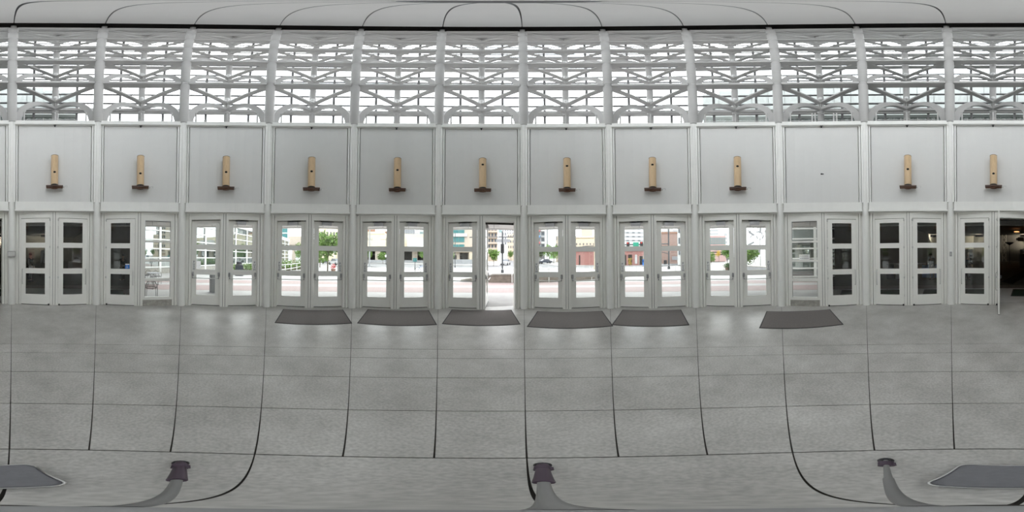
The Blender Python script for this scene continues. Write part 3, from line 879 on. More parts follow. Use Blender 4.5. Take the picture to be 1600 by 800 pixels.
br = building('red_brick_building', 'low red brick building with dark doorways and white cornice', 896, 1012, D, 3.2, 'redbrick', depth=16)
hr = D * math.tan(R(az(1012) - az(896)) / 2)
link('cornice', MB().box(-hr - .2, hr + .2, -.25, .2, 3.2, 3.55), 'whiteb', br)
ud = lambda x: D * math.tan(R(az(x) - az(954)))
for xa, xb, z1, mt in ((975, 978.5, 2.3, 'void'), (981.5, 987.5, 2.35, 'void'), (999, 1004.5, 2.0, 'void'), (904.5, 906.5, 2.3, 'void')):
    link('doorway', MB().box(ud(xa), ud(xb), -.06, .1, .1, z1), mt, br)
link('arched_window', MB().box(ud(992), ud(995.5), -.08, .1, .3, 2.1).cyl(((ud(992) + ud(995.5)) / 2, -.08, 2.1), ((ud(992) + ud(995.5)) / 2, .1, 2.1), (ud(995.5) - ud(992)) / 2, n=16), 'whiteb', br)
link('door_frame', MB().box(ud(999) - .12, ud(999), -.1, .1, .1, 2.1).box(ud(1004.5), ud(1004.5) + .12, -.1, .1, .1, 2.1), 'beige', br)
D = 110
bo = building('striped_office', 'wide white office block with horizontal dark window strips', 968, 1014, D, 26, 'whiteb', depth=16, turn=.12)
ho = D * math.tan(R(az(1014) - az(968)) / 2)
for i in range(8):
    link('window_strip', MB().box(-ho, ho, -.12, .1, 4.5 + 2.7 * i, 5.5 + 2.7 * i), 'greyb', bo)
    for j in range(5): link('window', MB().box(-ho + 3.9 * j + .8, -ho + 3.9 * j + 2.6, -.16, .1, 4.6 + 2.7 * i, 5.4 + 2.7 * i), 'win', bo)
# old brick side wall and white facade
D = 44
ob = building('old_brick_building', 'old brick building side wall behind the tall signal mast', 1030, 1058.5, D, Z(365.5, D), 'oldbrick', depth=6, turn=.0)
link('parapet', MB().box(-6, 5.2, -.12, .3, Z(365.5, D) - .2, Z(364, D)), 'rust', ob)
link('bench_mural', MB().box(1.0, 3.8, -.06, .05, .9, 1.9), 'greyb', ob)
wf = building('white_house', 'white house front with sash windows right of the old brick wall', 1058.9, 1070, D - 7.2, Z(362, D), 'whiteb', depth=5, turn=-.0, rows=tuple((z, z + 1.35, 2, .42, 'window', 'win') for z in (2.2, 4.7, 7.2)))
building('rooftop_block', 'white rooftop block behind the old brick building', 1034, 1052, 90, Z(357, 90) + 3, 'whiteb', rows=tuple((9 + 3 * i, 10.4 + 3 * i, 6, .5, 'window', 'greyb') for i in range(4)))
building('rooftop_block', 'grey rooftop block behind the white house front', 1050, 1068, 112, Z(361, 112), 'greyb', rows=((9, 11, 5, .5, 'window', 'win'),))
# high-rise and parking structure
D = 120
bw = building('high_rise', 'white high rise with dark window strips above the parking structure', 1104, 1126, D, Z(361, D), 'whiteb', depth=20)
hh = D * math.tan(R(az(1126) - az(1104)) / 2)
for i in range(9): link('window_strip', MB().box(-hh, hh - 1.5, -.1, .1, 3 + 2.5 * i, 4 + 2.5 * i), 'greyb', bw)
building('high_rise', 'distant grey striped block right of the white high rise', 1131.5, 1137, 150, Z(364, 150), 'whiteb', rows=tuple((3 + 3.6 * i, 4.8 + 3.6 * i, 1, .9, 'window_strip', 'greyb') for i in range(6)))
D = 75
pk = building('pink_office', 'pink framed office with green glass grid above the parking structure', 1104, 1134, D, Z(371, D), 'pinkst', depth=14, rows=tuple((Z(384 - 2.7 * i, D), Z(382.2 - 2.7 * i, D), 11, .7, 'window', 'teal') for i in range(4)))
D = 58
pg = building('parking_structure', 'parking structure with dark open decks and pink stone bands', 1098, 1134.5, D, Z(389.5, D), 'pinkst', depth=12)
hp = D * math.tan(R(az(1134.5) - az(1098)) / 2)
for y in (393.5, 397.3, 401):
    link('deck_opening', MB().box(-hp + .2, hp - .5, -.06, .1, Z(y, D), Z(y - 1.5, D)), 'void', pg)
building('pale_building', 'pale yellow building with rows of windows behind the young tree', 494, 534, 70, 24, 'cream', rows=tuple((4 + 3.4 * i, 5.8 + 3.4 * i, 8, .4, 'window', 'win') for i in range(5)))
building('teal_tower', 'teal glass tower above the far end of the curtain wall', 438, 449, 66, 24, 'teal', rows=tuple((4 + 3.5 * i, 4.5 + 3.5 * i, 1, .98, 'floor_band', 'whiteb') for i in range(5)))
sg = building('stone_porch', 'beige stone porch with thick pillars beyond the hedge', 450, 480, 46, 7.5, 'beige', zb=5.2, depth=8)
for x in (-4.2, -1.6, 1.6): link('pillar', MB().box(x, x + 1.0, .1, 1.2, -.1, 5.2), 'beige', sg)

# ------------------------------------------------------------------ hall facades: curtain walls
def curtain(name, p0, tdir, s0, s1, step, first, zt, rows, label, thick=.12):
    """p0 on the plane, tdir along it; outside is to the right of tdir"""
    root = empty(name, (p0[0], p0[1], 0), math.atan2(tdir[1], tdir[0]), label, 'glass wall', kind='structure')
    link('glass_sheet', MB().box(s0, s1, .02, .05, .12, zt), 'mirror', root)
    link('backing', MB().box(s0, s1, .3, .5, -.1, zt + .3), 'void', root)
    s = first
    while s < s1:
        link('mullion', MB().box(s - .11, s + .11, -.10, .02, 0, zt), 'paint', root); s += step
    for z in rows: link('transom', MB().box(s0, s1, -.09, .02, z - .055, z + .055), 'paint', root)
    link('head_band', MB().box(s0, s1, -.2, .3, zt, zt + .75), 'paint', root)
    link('sill', MB().box(s0, s1, -.1, .1, -.1, .45 if name.endswith('left') else .06), 'curb', root)
    return root
# left: plane 14 m away, normal azimuth -150, running towards azimuth -60
P = pol(-150, 14.0); t = pol(-60, 1.0)
cwl = curtain('wall_left', (P[0] , P[1]), (t[0], t[1]), 4.6, 42.0, 2.88, 6.9, 5.75, (.57, 1.46, 2.32, 3.2, 4.08, 4.95), 'white mullioned reflective curtain wall left of the street doors')
P2 = pol(103.5, 12.6); t2 = pol(13.5, 1.0)
cwr = curtain('wall_right', (P2[0], P2[1]), (-t2[0], -t2[1]), -2.0, 2.2, 2.55, .68, 5.75, (.06, .72, 1.48, 2.25, 3.0, 3.8, 4.6), 'white mullioned reflective glass wall beside the fixed window with sign')

# curved upper facade of the hall behind the tower
uf = empty('wall_back', (0, 0, 0), 0, 'curved pale grey-green hall facade seen through the tower lattice', 'facade', kind='structure')
NP = 24
ua0, ua1 = 68.0, 206.5
for i in range(NP):
    b0 = ua0 + (ua1 - ua0) * i / NP; b1 = ua0 + (ua1 - ua0) * (i + 1) / NP
    gapa = .08
    def top(a):
        e = min(1, (a - ua0) / 16, (ua1 - a) / 22)
        return 22.8 + 2.6 * max(0, e)
    zt = top((b0 + b1) / 2)
    zlist = [(6.3, 14.3), (17.6, 20.2), (20.23, 22.6), (22.63, zt)]
    for z0, z1 in zlist:
        link('panel', ring_sector(14.0, 14.3, b1 - gapa, b0 + gapa, z0, z1, 3), 'facade', uf)
    link('backing', ring_sector(14.28, 14.6, b1, b0, 6.2, zt - .1, 3), 'facade', uf)
    gl = 'mirror' if b0 > 88 else 'facade'
    link('glass_panel' if gl == 'mirror' else 'panel', ring_sector(14.1, 14.3, b1 - gapa, b0 + gapa, 14.33, 17.57, 3), gl, uf)

link('eave', ring_sector(13.6, 14.1, ua1, ua0, 17.4, 17.62, 40), 'facade', uf)

# ------------------------------------------------------------------ the dark hall
hall = empty('wall_hall', (0, 0, 0), 0, 'dim exhibition hall with dark walls beyond the hall doors', 'hall', kind='structure')
poly = [pol(228.3, 5.75), pol(227.5, 14.6), pol(206, 44), pol(150, 44), pol(110.5, 14.4), pol(109.2, 5.75)]
poly = [(p[0], p[1]) for p in poly]
for i in range(5):
    a = Vector(poly[i]); b = Vector(poly[i + 1])
    m = MB().beam((a.x, a.y, 3.5), (b.x, b.y, 3.5), .15, 7.6, (0, 0, 1))
    link('side_wall', m, 'hallwall', hall)
def wedge_floor(r0, r1, z0, z1, A0=228.2, A1=109.3): return ring_sector(r0, r1, A0, A1, z0, z1, 24)
hf = empty('floor_hall', (0, 0, 0), 0, 'dark patterned carpet and pale tile strip inside the hall doors', 'floor', kind='structure')
link('tile_strip', wedge_floor(5.55, 8.1, -.055, -.008, 226.5, 110), 'tile', hf)
link('border_strip', wedge_floor(8.1, 8.9, -.055, -.006, 226.5, 111), 'rampwall', hf)
link('carpet', wedge_floor(8.9, 43, -.055, -.004, 204, 150), 'carpet', hf)
link('carpet', wedge_floor(8.9, 14.3, -.055, -.005, 226, 112), 'carpet', hf)
link('carpet_band', MB().prism([pol(172, 10)[:2], pol(176, 9.2)[:2], pol(186, 22)[:2], pol(184, 26)[:2]], -.004, .0), 'carpetd', hf)
hc = empty('ceiling_hall', (0, 0, 6.2), 0, 'dark ceiling of the hall', 'ceiling', kind='structure')
link('ceiling_panel', ring_sector(8.02, 44.5, 227, 110.5, 0, .2, 30), 'hallceil', hc)
link('bulkhead', ring_sector(11.8, 12.1, 225, 112, -2.0, 0, 24), 'hallceil', hc)
# back wall of the hall
bk = empty('wall_hall_back', pol(169, 40), math.pi - R(169 - 180) * -1 + math.pi, 'lit beige upper wall with dark windows at the far end of the hall', 'wall', kind='structure')
bk.rotation_euler = (0, 0, -R(169))
link('upper_band', MB().box(-15, 15, 0, .2, 2.9, 6.3), 'truss', bk)
link('lower_band', MB().box(-15, 15, 0, .2, 0, 1.0), 'hallwall', bk)
for i in range(10): link('dark_window', MB().box(-15 + 3 * i + .1, -12.1 + 3 * i, .05, .2, 1.0, 2.9), 'void', bk)
def truss(u, lab):
    p = pol(az(u), 38)
    r = empty('truss_column', (p[0], p[1], 0), -R(az(u)), lab, 'column')
    for s in (-1, 1): link('chord', MB().cyl((s * .45, 0, 0), (s * .45, 0, 6.25), .1, n=8), 'truss', r)
    for i in range(5):
        link('brace', MB().beam((-.45, 0, 0.2 + 1.2 * i), (.45, 0, 1.4 + 1.2 * i), .09, .09), 'truss', r)
        link('brace', MB().beam((.45, 0, 0.2 + 1.2 * i), (-.45, 0, 1.4 + 1.2 * i), .09, .09), 'truss', r)
truss(1569, 'pale lattice truss column seen through the open hall doorway, beside the door edge')
truss(1604, 'pale lattice truss column seen at the right side of the open hall doorway')
def at(x, D, z=0.0):
    p = pol(az(x), D); return (p[0], p[1], z)
r = empty('bowl_uplight', at(1577.5, 30), 0, 'black bowl-shaped lamp on a post inside the hall', 'lamp')
link('bowl', MB().lathe([(.1, 3.35), (.55, 3.6), (.8, 3.8), (.8, 3.85), (.1, 3.85)], n=16), 'black', r)
link('post', MB().cyl((0, 0, 0), (0, 0, 3.4), .07, n=8), 'black', r)
r = empty('hanging_speaker', at(1595, 24, 3.6), -R(az(1595)), 'black speaker hanging from the hall ceiling in the open doorway', 'speaker')
link('cabinet', MB().box(-.45, .45, -.3, .3, 0, .55), 'black', r)
link('horn', MB().cyl((-.62, -.1, .28), (-.4, 0, .28), .2, .1, 10), 'black', r)
link('hanger', MB().cyl((0, 0, .5), (0, 0, 2.62), .02, n=6), 'black', r)
r = empty('screen_stand', at(1597, 20), -R(az(1597)), 'small white screen on a dark stand in the open hall doorway', 'screen')
link('screen', MB().box(-.25, .25, -.03, .03, 1.75, 2.25), 'board', r); link('stand', MB().box(-.3, .3, 0, .25, 0, 1.7), 'black', r)
for x, D, z, lab in ((1588, 20.9, 5.6, 'glowing orange pendant in the open hall doorway'), (1456, 20.9, 5.65, 'glowing orange pendant seen through the hall door pair left of the open doorway'), (1588.5, 29, 5.65, 'smaller farther orange pendant in the open hall doorway')):
    r = empty('pendant_lamp', at(x, D, z), 0, lab, 'lamp')
    link('shade', MB().lathe([(.5, 0), (.42, .08), (.06, .14)], n=16), 'pendant', r)
    link('cord', MB().cyl((0, 0, .12), (0, 0, 6.22 - z), .015, n=6), 'black', r)
for i in range(6):  # made-up lights, added to brighten the far end of the hall
    x_ = 1390 + 70 * i
    r = empty('wall_washer', at(x_, 36, 5.75), -R(az(x_)), 'dark shaded wall light facing the far hall wall, %s of six' % ORD[i], 'lamp', 'wall washers in the hall')
    link('housing', MB().box(-.9, .9, -.06, 0, -.25, .25).box(-.9, .9, 0, .25, .22, .25).box(-.9, .9, 0, .25, -.25, -.22), 'black', r); link('tube', MB().cyl((-.85, .06, 0), (.85, .06, 0), .05, n=8), 'halllamp', r); link('hanger', MB().cyl((0, 0, .2), (0, 0, .62), .02, n=6), 'black', r)
# green mats inside the hall doors
for i, (x, lab) in enumerate(((175, 'inside the hall door with wheelchair sticker'), (1333, 'inside the hall door beside the fixed window'), (1392, 'inside the left leaf of the hall pair left of the open doorway'), (1462, 'inside the right leaf of the hall pair left of the open doorway'), (1522, 'inside the closed leaf beside the open hall doorway'), (1601, 'inside the open hall doorway'))):
    r = empty('floor_mat', at(x, 7.15), -R(az(x)), 'dark green mat ' + lab, 'mat', 'dark green mats inside the hall')
    link('pile', MB().box(-.52, .52, -.62, .62, -.008, .008), 'greenmat', r)
    link('edging', MB().box(-.56, .56, -.66, .66, -.009, .004), 'rubber', r)
# furniture in the hall
r = empty('folding_table', at(1440, 12.6), -R(az(1440)), 'long white folding table inside the hall pair left of the open doorway', 'table')
link('table_top', MB().box(-2.6, 1.0, -.35, .35, .98, 1.03), 'board', r)
for u in (-2.5, .9):
    for v in (-.3, .3): link('leg', MB().cyl((u, v, 0), (u, v, .98), .02, n=6), 'metal', r)
r = empty('display_box', at(1452, 12.0), -R(az(1452)), 'blue printed box in front of the white folding table', 'box')
link('box_body', MB().box(-.55, .55, -.15, .15, 0, .95), 'bluebox', r); link('lid', MB().box(-.57, .57, -.17, .17, .95, 1.0), 'cloth2', r)
r = empty('display_box', at(1391, 11.6), -R(az(1391)), 'dark purple box inside the left leaf of the hall pair', 'box')
link('box_body', MB().box(-.25, .25, -.25, .25, 0, .98), 'cloth2', r); link('lid', MB().box(-.27, .27, -.27, .27, .98, 1.02), 'black', r)
r = empty('display_box', at(1405.5, 11.6), -R(az(1405.5)), 'pale grey box beside the dark purple box in the hall', 'box')
link('box_body', MB().box(-.28, .28, -.25, .25, 0, .98), 'board', r); link('lid', MB().box(-.3, .3, -.27, .27, .98, 1.02), 'signw', r)
r = empty('easel', at(72, 12.2), -R(az(72)), 'white board on a dark easel seen through the hall door', 'easel')
link('board', MB().box(-.42, .42, -.03, 0, 1.05, 2.0), 'board', r)
for a, c in (((-.45, -.1, 0), (-.1, 0, 2.1)), ((.45, -.1, 0), (.1, 0, 2.1)), ((0, .5, 0), (0, 0, 2.0))): link('leg', MB().beam(a, c, .03, .03), 'black', r)

# ------------------------------------------------------------------ people in the hall
def skin_obj(name, verts, edges, radii, material, parent, root_i=0, sub=1):
    me = bpy.data.meshes.new(name); me.from_pydata(verts, edges, []); me.update()
    o = link(name, me, material, parent)
    md = o.modifiers.new('skin', 'SKIN'); md.use_smooth_shade = True
    for i, rr_ in enumerate(radii):
        me.skin_vertices[0].data[i].radius = (rr_, rr_) if not isinstance(rr_, tuple) else rr_
    me.skin_vertices[0].data[root_i].use_root = True
    sd = o.modifiers.new('sub', 'SUBSURF'); sd.levels = sub; sd.render_levels = sub
    return o
def person(x, D, face, label, cap=False, lean=0.0, top='cloth', legs='cloth', armbend=(0, 0)):
    """facing local -Y; joints in metres for a 1.76 m adult"""
    root = empty('person', at(x, D, -.004), -R(az(x)) + face, label, 'person')
    L = lean
    J = {}
    J['pel'] = (0, 0, .95); J['waist'] = (0, -.02 - L * .15, 1.10); J['chest'] = (0, -.02 - L * .5, 1.32); J['neck'] = (0, -.02 - L * .8, 1.47); J['head0'] = (0, -.03 - L * .95, 1.56); J['head1'] = (0, -.045 - L * 1.1, 1.66); J['head2'] = (0, -.03 - L * 1.2, 1.72)
    for s, sx in (('l', -1), ('r', 1)):
        ab = armbend[0 if sx < 0 else 1]
        J['sh' + s] = (sx * .19, -.02 - L * .7, 1.42); J['el' + s] = (sx * .26, .0 - ab * .10 - L * .5, 1.14)
        J['wr' + s] = (sx * .24, -.08 - ab * .25 - L * .4, .90 + ab * .18); J['pa' + s] = (sx * .235, -.10 - ab * .31 - L * .4, .83 + ab * .20)
        J['hip' + s] = (sx * .10, 0, .90); J['kn' + s] = (sx * .115, -.02, .50); J['an' + s] = (sx * .12, .02, .09); J['to' + s] = (sx * .14, -.14, .035)
    names = list(J); idx = {n: i for i, n in enumerate(names)}; verts = [J[n] for n in names]
    E = [('pel', 'waist'), ('waist', 'chest'), ('chest', 'neck'), ('neck', 'head0'), ('head0', 'head1'), ('head1', 'head2')]
    rad = {'pel': (.15, .11), 'waist': (.14, .105), 'chest': (.165, .12), 'neck': .058, 'head0': (.066, .085), 'head1': (.075, .098), 'head2': (.06, .08)}
    for s in 'lr':
        E += [('chest', 'sh' + s), ('sh' + s, 'el' + s), ('el' + s, 'wr' + s), ('wr' + s, 'pa' + s), ('pel', 'hip' + s), ('hip' + s, 'kn' + s), ('kn' + s, 'an' + s), ('an' + s, 'to' + s)]
        rad.update({'sh' + s: .065, 'el' + s: .045, 'wr' + s: .03, 'pa' + s: (.04, .02), 'hip' + s: .095, 'kn' + s: .062, 'an' + s: .042, 'to' + s: .035})
    edges = [(idx[a], idx[b]) for a, b in E]; rl = [rad[n] for n in names]
    for s, sx in (('l', -1), ('r', 1)):
        pa = Vector(J['pa' + s]); wr = Vector(J['wr' + s]); d = (pa - wr).normalized(); acr = Vector((0, 1, 0)) - d * d.y; acr.normalize()
        for k in range(4):
            o = acr * (.028 - .019 * k); ln = (.068, .08, .074, .058)[k]
            q0 = pa + o; q1 = q0 + d * ln * .55; q2 = q1 + (d * .8 + Vector((-sx * .5, 0, 0))).normalized() * ln * .5
            i0 = len(verts); verts += [tuple(q0), tuple(q1), tuple(q2)]; rl += [.0095, .0085, .007]
            edges += [(idx['pa' + s], i0), (i0, i0 + 1), (i0 + 1, i0 + 2)]
        q0 = wr.lerp(pa, .45) + Vector((0, -.03, 0)); q1 = q0 + d * .035 + Vector((-sx * .012, -.022, 0)); q2 = q1 + d * .03
        i0 = len(verts); verts += [tuple(q0), tuple(q1), tuple(q2)]; rl += [.011, .0095, .008]
        edges += [(idx['wr' + s], i0), (i0, i0 + 1), (i0 + 1, i0 + 2)]
    body = skin_obj('body', verts, edges, rl, 'skin', root, 0, 2)
    hx, hy, hz = J['head1']
    fc = MB()
    fc.hexa([(hx - .012, hy - .085, hz - .035), (hx + .012, hy - .085, hz - .035), (hx + .008, hy - .08, hz + .012), (hx - .008, hy - .08, hz + .012), (hx - .012, hy - .118, hz - .033), (hx + .012, hy - .118, hz - .033), (hx + .005, hy - .098, hz + .01), (hx - .005, hy - .098, hz + .01)])
    link('nose', fc, 'skin', root)
    for s in (-1, 1):
        link('eye', MB().ball((hx + s * .03, hy - .088, hz + .012), .011, 8, 6), 'hair', root)
        link('ear', MB().ball((hx + s * .078, hy + .005, hz - .01), .028, 8, 6, 1.2, .6), 'skin', root)
    link('mouth', MB().beam((hx - .024, hy - .092, hz - .062), (hx + .024, hy - .092, hz - .062), .008, .008), 'pinkst', root)
    hm = MB().lathe([(.088, -.03), (.094, .03), (.08, .09), (.04, .115), (.004, .12)], (hx, hy + .012, hz), 14, 1.18)
    if cap:
        hm.prism([(hx - .07, hy - .06), (hx - .055, hy - .19), (hx + .055, hy - .19), (hx + .07, hy - .06)], hz + .045, hz + .06)
    link('cap' if cap else 'hair', hm, 'cloth' if cap else 'hair', root)
    tn = ['pel', 'waist', 'chest', 'shl', 'shr', 'ell', 'elr', 'wrl', 'wrr', 'hem']
    JJ = dict(J); JJ['hem'] = (0, 0, .84)
    ti = {n: i for i, n in enumerate(tn)}
    tr = {'pel': (.185, .14), 'waist': (.165, .13), 'chest': (.19, .145), 'shl': .085, 'shr': .085, 'ell': .064, 'elr': .064, 'wrl': .045, 'wrr': .045, 'hem': (.19, .145)}
    skin_obj('jacket', [JJ[n] for n in tn], [(ti[a], ti[b]) for a, b in (('hem', 'pel'), ('pel', 'waist'), ('waist', 'chest'), ('chest', 'shl'), ('chest', 'shr'), ('shl', 'ell'), ('shr', 'elr'), ('ell', 'wrl'), ('elr', 'wrr'))], [tr[n] for n in tn], top, root, 0, 1)
    ln_ = ['pel', 'hipl', 'hipr', 'knl', 'knr', 'anl', 'anr']; li = {n: i for i, n in enumerate(ln_)}
    lr_ = {'pel': (.165, .125), 'hipl': .115, 'hipr': .115, 'knl': .082, 'knr': .082, 'anl': .066, 'anr': .066}
    skin_obj('trousers', [J[n] for n in ln_], [(li[a], li[b]) for a, b in (('pel', 'hipl'), ('pel', 'hipr'), ('hipl', 'knl'), ('hipr', 'knr'), ('knl', 'anl'), ('knr', 'anr'))], [lr_[n] for n in ln_], legs, root, 0, 1)
    for sx in (-1, 1):
        link('shoe', MB().lathe([(.05, 0), (.055, .03), (.045, .07), (.02, .09)], (sx * .13, -.05, 0), 12, 2.3), 'black', root)
    return root
person(191, 10.6, .4, 'person in dark jacket and cap standing inside the wheelchair-sticker door', True, .12, armbend=(.6, .5))
person(47, 10.2, .9, 'person in navy jacket standing behind the hall pair right of the open doorway', False, 0, 'cloth2', armbend=(.8, .2))
person(1456, 11.0, -.5, 'person in dark clothes standing by the blue box in the hall', False, .1, armbend=(.9, .9))
person(1512, 10.8, .3, 'person in dark coat behind the closed leaf beside the open hall doorway', False, .05, 'cloth2', armbend=(.3, .5))

# ------------------------------------------------------------------ entry mats
def entry_mat(c, label):
    P4 = [gp(*q) for q in c]
    ctr = sum(P4, Vector((0, 0, 0))) / 4
    far = (P4[0] + P4[1]) / 2; near = (P4[2] + P4[3]) / 2
    d = (far - near); d.normalize(); wd = ((P4[1] - P4[0]).length + (P4[2] - P4[3]).length) / 2; dp = (far - near).length
    r = empty('floor_mat', (ctr.x, ctr.y, 0), math.atan2(-d.x, d.y), label, 'mat', 'entry mats inside the street doors')
    a, b2 = wd / 2, dp / 2
    link('pile', MB().box(-a + .03, a - .03, -b2 + .03, b2 - .03, 0, .011), 'mat', r)
    m = MB()
    for x0, x1, y0, y1 in ((-a, a, -b2, -b2 + .04), (-a, a, b2 - .04, b2), (-a, -a + .04, -b2 + .04, b2 - .04), (a - .04, a, -b2 + .04, b2 - .04)): m.box(x0, x1, y0, y1, 0, .007)
    link('edging', m, 'matedge', r)
entry_mat(((443, 483.5), (537, 483.5), (551, 505.5), (431, 504.5)), 'grey-brown mat before the street doors facing the hedge')
entry_mat(((574, 484), (671, 484), (681, 506), (559, 507)), 'grey-brown mat before the street door pair left of the open doorway')
entry_mat(((706, 484), (799, 484), (813, 507), (691, 506)), 'grey-brown mat before the open street doorway')
entry_mat(((837, 486), (943, 486), (954, 510), (826, 511)), 'grey-brown mat before the street door pair right of the open doorway')
entry_mat(((971, 485), (1063, 483), (1075, 507.5), (955, 508.5)), 'grey-brown mat before the street doors facing the signal mast')
entry_mat(((1197, 486), (1296, 484), (1317, 507), (1184, 513)), 'grey-brown mat lying alone before the fixed window with sign')

# ------------------------------------------------------------------ wooden tube instruments on shelves
def tube_mesh():
    m = MB(); r0, r1, n = .115, .10, 24
    b = len(m.v)
    prof = [(r0, .0), (r0, 1.20), (r1, 1.20), (r1, .0)]
    for r, z in prof:
        for i in range(n):
            t = 2 * math.pi * i / n; m.v.append((r * math.cos(t), r * math.sin(t), z))
    for k in range(3):
        for i in range(n):
            j = (i + 1) % n; o = b + k * n
            m.face([o + i, o + j, o + n + j, o + n + i], k != 1)
    return m.mesh('tube')
tubem = tube_mesh()
rimm = MB().lathe([(.117, 0), (.117, .012), (.099, .012), (.099, 0)], (0, 0, 1.20), 24).mesh('rim')
holem = MB().cyl((0, -.1185, 0), (0, -.108, 0), .040, n=18).mesh('sound_hole')
padm = MB().lathe([(.10, -.045), (.125, -.03), (.125, -.012), (.112, 0)], (0, 0, 0), 24).mesh('foot_ring')
shelfm = MB(); shelfm.box(-.265, .265, -.09, .13, -.08, -.045); shelfm.box(-.05, .05, -.03, .14, -.10, -.08); shelfm.box(-.10, .10, .13, .20, -.08, -.046)
shelfm = shelfm.mesh('shelf')
crankm = MB().cyl((.25, -.06, -.07), (.40, -.06, -.055), .008, n=6).cyl((.395, -.08, -.055), (.395, -.08, -.10), .008, n=6).ball((.395, -.08, -.105), .014, 8, 6).mesh('striker_rod')
weim = MB().lathe([(.012, -.05), (.028, -.035), (.03, -.01), (.012, .0)], (.285, -.08, -.09), 10).mesh('bell')
HOLE = {0: 367, 1: 376, 2: 366, 3: 361, 4: 352, 5: 316, 6: 327, 7: 317, 8: 329, 10: 349, 11: 378}
TOP = {0: 255, 1: 257, 2: 261, 3: 265, 4: 268, 5: 270, 6: 270, 7: 266, 8: 263, 10: 255, 11: 255}
BOT = {0: 435, 1: 439, 2: 442, 3: 447, 4: 452, 5: 452, 6: 455, 7: 449, 8: 445, 10: 436, 11: 436}
TX = {0: 85.3, 1: 219.3, 2: 353, 3: 486.5, 4: 620.7, 5: 754, 6: 886, 7: 1019.8, 8: 1152.8, 10: 1418.8, 11: 1552.5}
HW_ = {0: 'low', 1: 'very low', 2: 'low', 3: 'middle', 4: 'middle', 5: 'very high', 6: 'high', 7: 'very high', 8: 'high', 10: 'middle', 11: 'very low'}
for b, hy in HOLE.items():
    f = (hy - TOP[b]) / (BOT[b] - TOP[b])
    u = D0 * math.tan(R(az(TX[b]) - baz(b) + (360 if az(TX[b]) - baz(b) < -180 else 0)))
    r = empty('wooden_tube', bayloc(b, u * .975, D0 - .14, 4.065), brz(b), 'wooden tube, %s hole, above %s' % (HW_[b], BD[b]), 'tube', 'wooden tubes on wall shelves')
    link('tube', tubem, 'maple', r); link('rim', rimm, 'bed', r)
    link('sound_hole', holem, 'hole', r, (0, 0, 1.20 * (1 - f)))
    link('foot_ring', padm, 'black', r)
    s = empty('shelf', bayloc(b, u * .975, D0 - .14, 4.065), brz(b), 'dark wooden bracket shelf above ' + BD[b], 'shelf', 'bracket shelves under the wooden tubes')
    link('board', shelfm, 'walnut', s); link('striker_rod', crankm, 'metal', s); link('bell', weim, 'metal', s)
    link('felt_edge', MB().box(-.267, .267, -.092, -.085, -.082, -.066), 'black', s)
r = empty('wall_bracket', bayloc(9, 0.0, D0 + .03, 4.62), brz(9), 'small black bracket on the empty panel above the fixed window', 'bracket')
link('plate', MB().box(-.055, .01, -.03, 0, -.02, .02), 'black', r); link('screw', MB().cyl((.03, -.02, 0), (.03, 0, 0), .018, n=8), 'black', r)
# switch boxes on columns
p = pol(caz(0), RC - .13); r = empty('switch_box', (CX + p[0], CY + p[1], 1.72), -R(caz(0)), 'grey metal switch box on the column right of the open hall doorway', 'switch')
link('box_body', MB().box(-.13, .13, -.05, .03, -.09, .09), 'alu', r); link('cover', MB().box(-.105, .105, -.055, -.05, -.065, .065), 'metal', r)
p = pol(caz(11), RC - .125); r = empty('switch_plate', (CX + p[0], CY + p[1], 1.72), -R(caz(11)), 'small grey switch plate on the column left of the closed leaf beside the open doorway', 'switch')
link('plate', MB().box(-.04, .04, -.012, .02, -.075, .075), 'alu', r); link('button', MB().box(-.012, .012, -.02, -.012, -.03, .03), 'metal', r)

# ------------------------------------------------------------------ tripod and bag
tp = empty('tripod', (0.0, 0, 0), 0, 'slim tripod with dark legs standing under the lens', 'tripod')
for x, y in ((292, 724), (845, 727), (1377, 720)):
    A = az(x); rr_ = gp(x, y).length; a = R(A)
    ft = Vector((rr_ * math.sin(a), rr_ * math.cos(a), 0)); d = ft.normalized(); tn_ = Vector((d.y, -d.x, 0))
    hub = Vector((0, 0, .55)) + d * .03
    lo = ft + Vector((0, 0, .02)); mid = lo.lerp(hub, .5)
    thin = x == 1377
    lg = link('leg', MB().cyl(mid, hub, .011, .006, n=10), 'tripodg', tp); link('lower_tube', MB().cyl(lo, mid, .009 if thin else .02, n=10), 'tripodg' if thin else 'tripod', lg)
    link('foot', MB().lathe([(.030, 0), (.030, .012), (.016, .03)], tuple(ft), 14), 'black', lg)
    cl = lo.lerp(hub, .13)
    link('clamp', MB().beam(cl - tn_ * .024, cl + tn_ * .03, .026, .03).cyl(cl - d * .02, cl + d * .03, .026, n=10), 'tripod', lg)
link('pole', MB().cyl((0, 0, .45), (0, 0, 1.15), .009, n=10), 'tripodg', tp)
link('collar', MB().cyl((0, 0, .50), (0, 0, .60), .028, n=12), 'tripodg', tp)
bg = empty('padded_bag', pol(az(1576), .34), -R(az(1576)), 'flat dark grey bag lying behind the tripod legs', 'bag')
m = MB(); 
def rrect(a, b2, r_, n=5):
    pts = []
    for cx, cy, s in ((a - r_, b2 - r_, 0), (-a + r_, b2 - r_, 90), (-a + r_, -b2 + r_, 180), (a - r_, -b2 + r_, 270)):
        for i in range(n + 1): t = R(s + 90 * i / n); pts.append((cx + r_ * math.cos(t), cy + r_ * math.sin(t)))
    return pts
link('bag_body', MB().prism(rrect(.145, .12, .04), 0, .07).prism(rrect(.135, .11, .04), .07, .08), 'bag', bg)
link('piping', MB().tube([(x, y, .07) for x, y in rrect(.145, .12, .04)] + [(.145, .08, .07)], .005, 5), 'metal', bg)

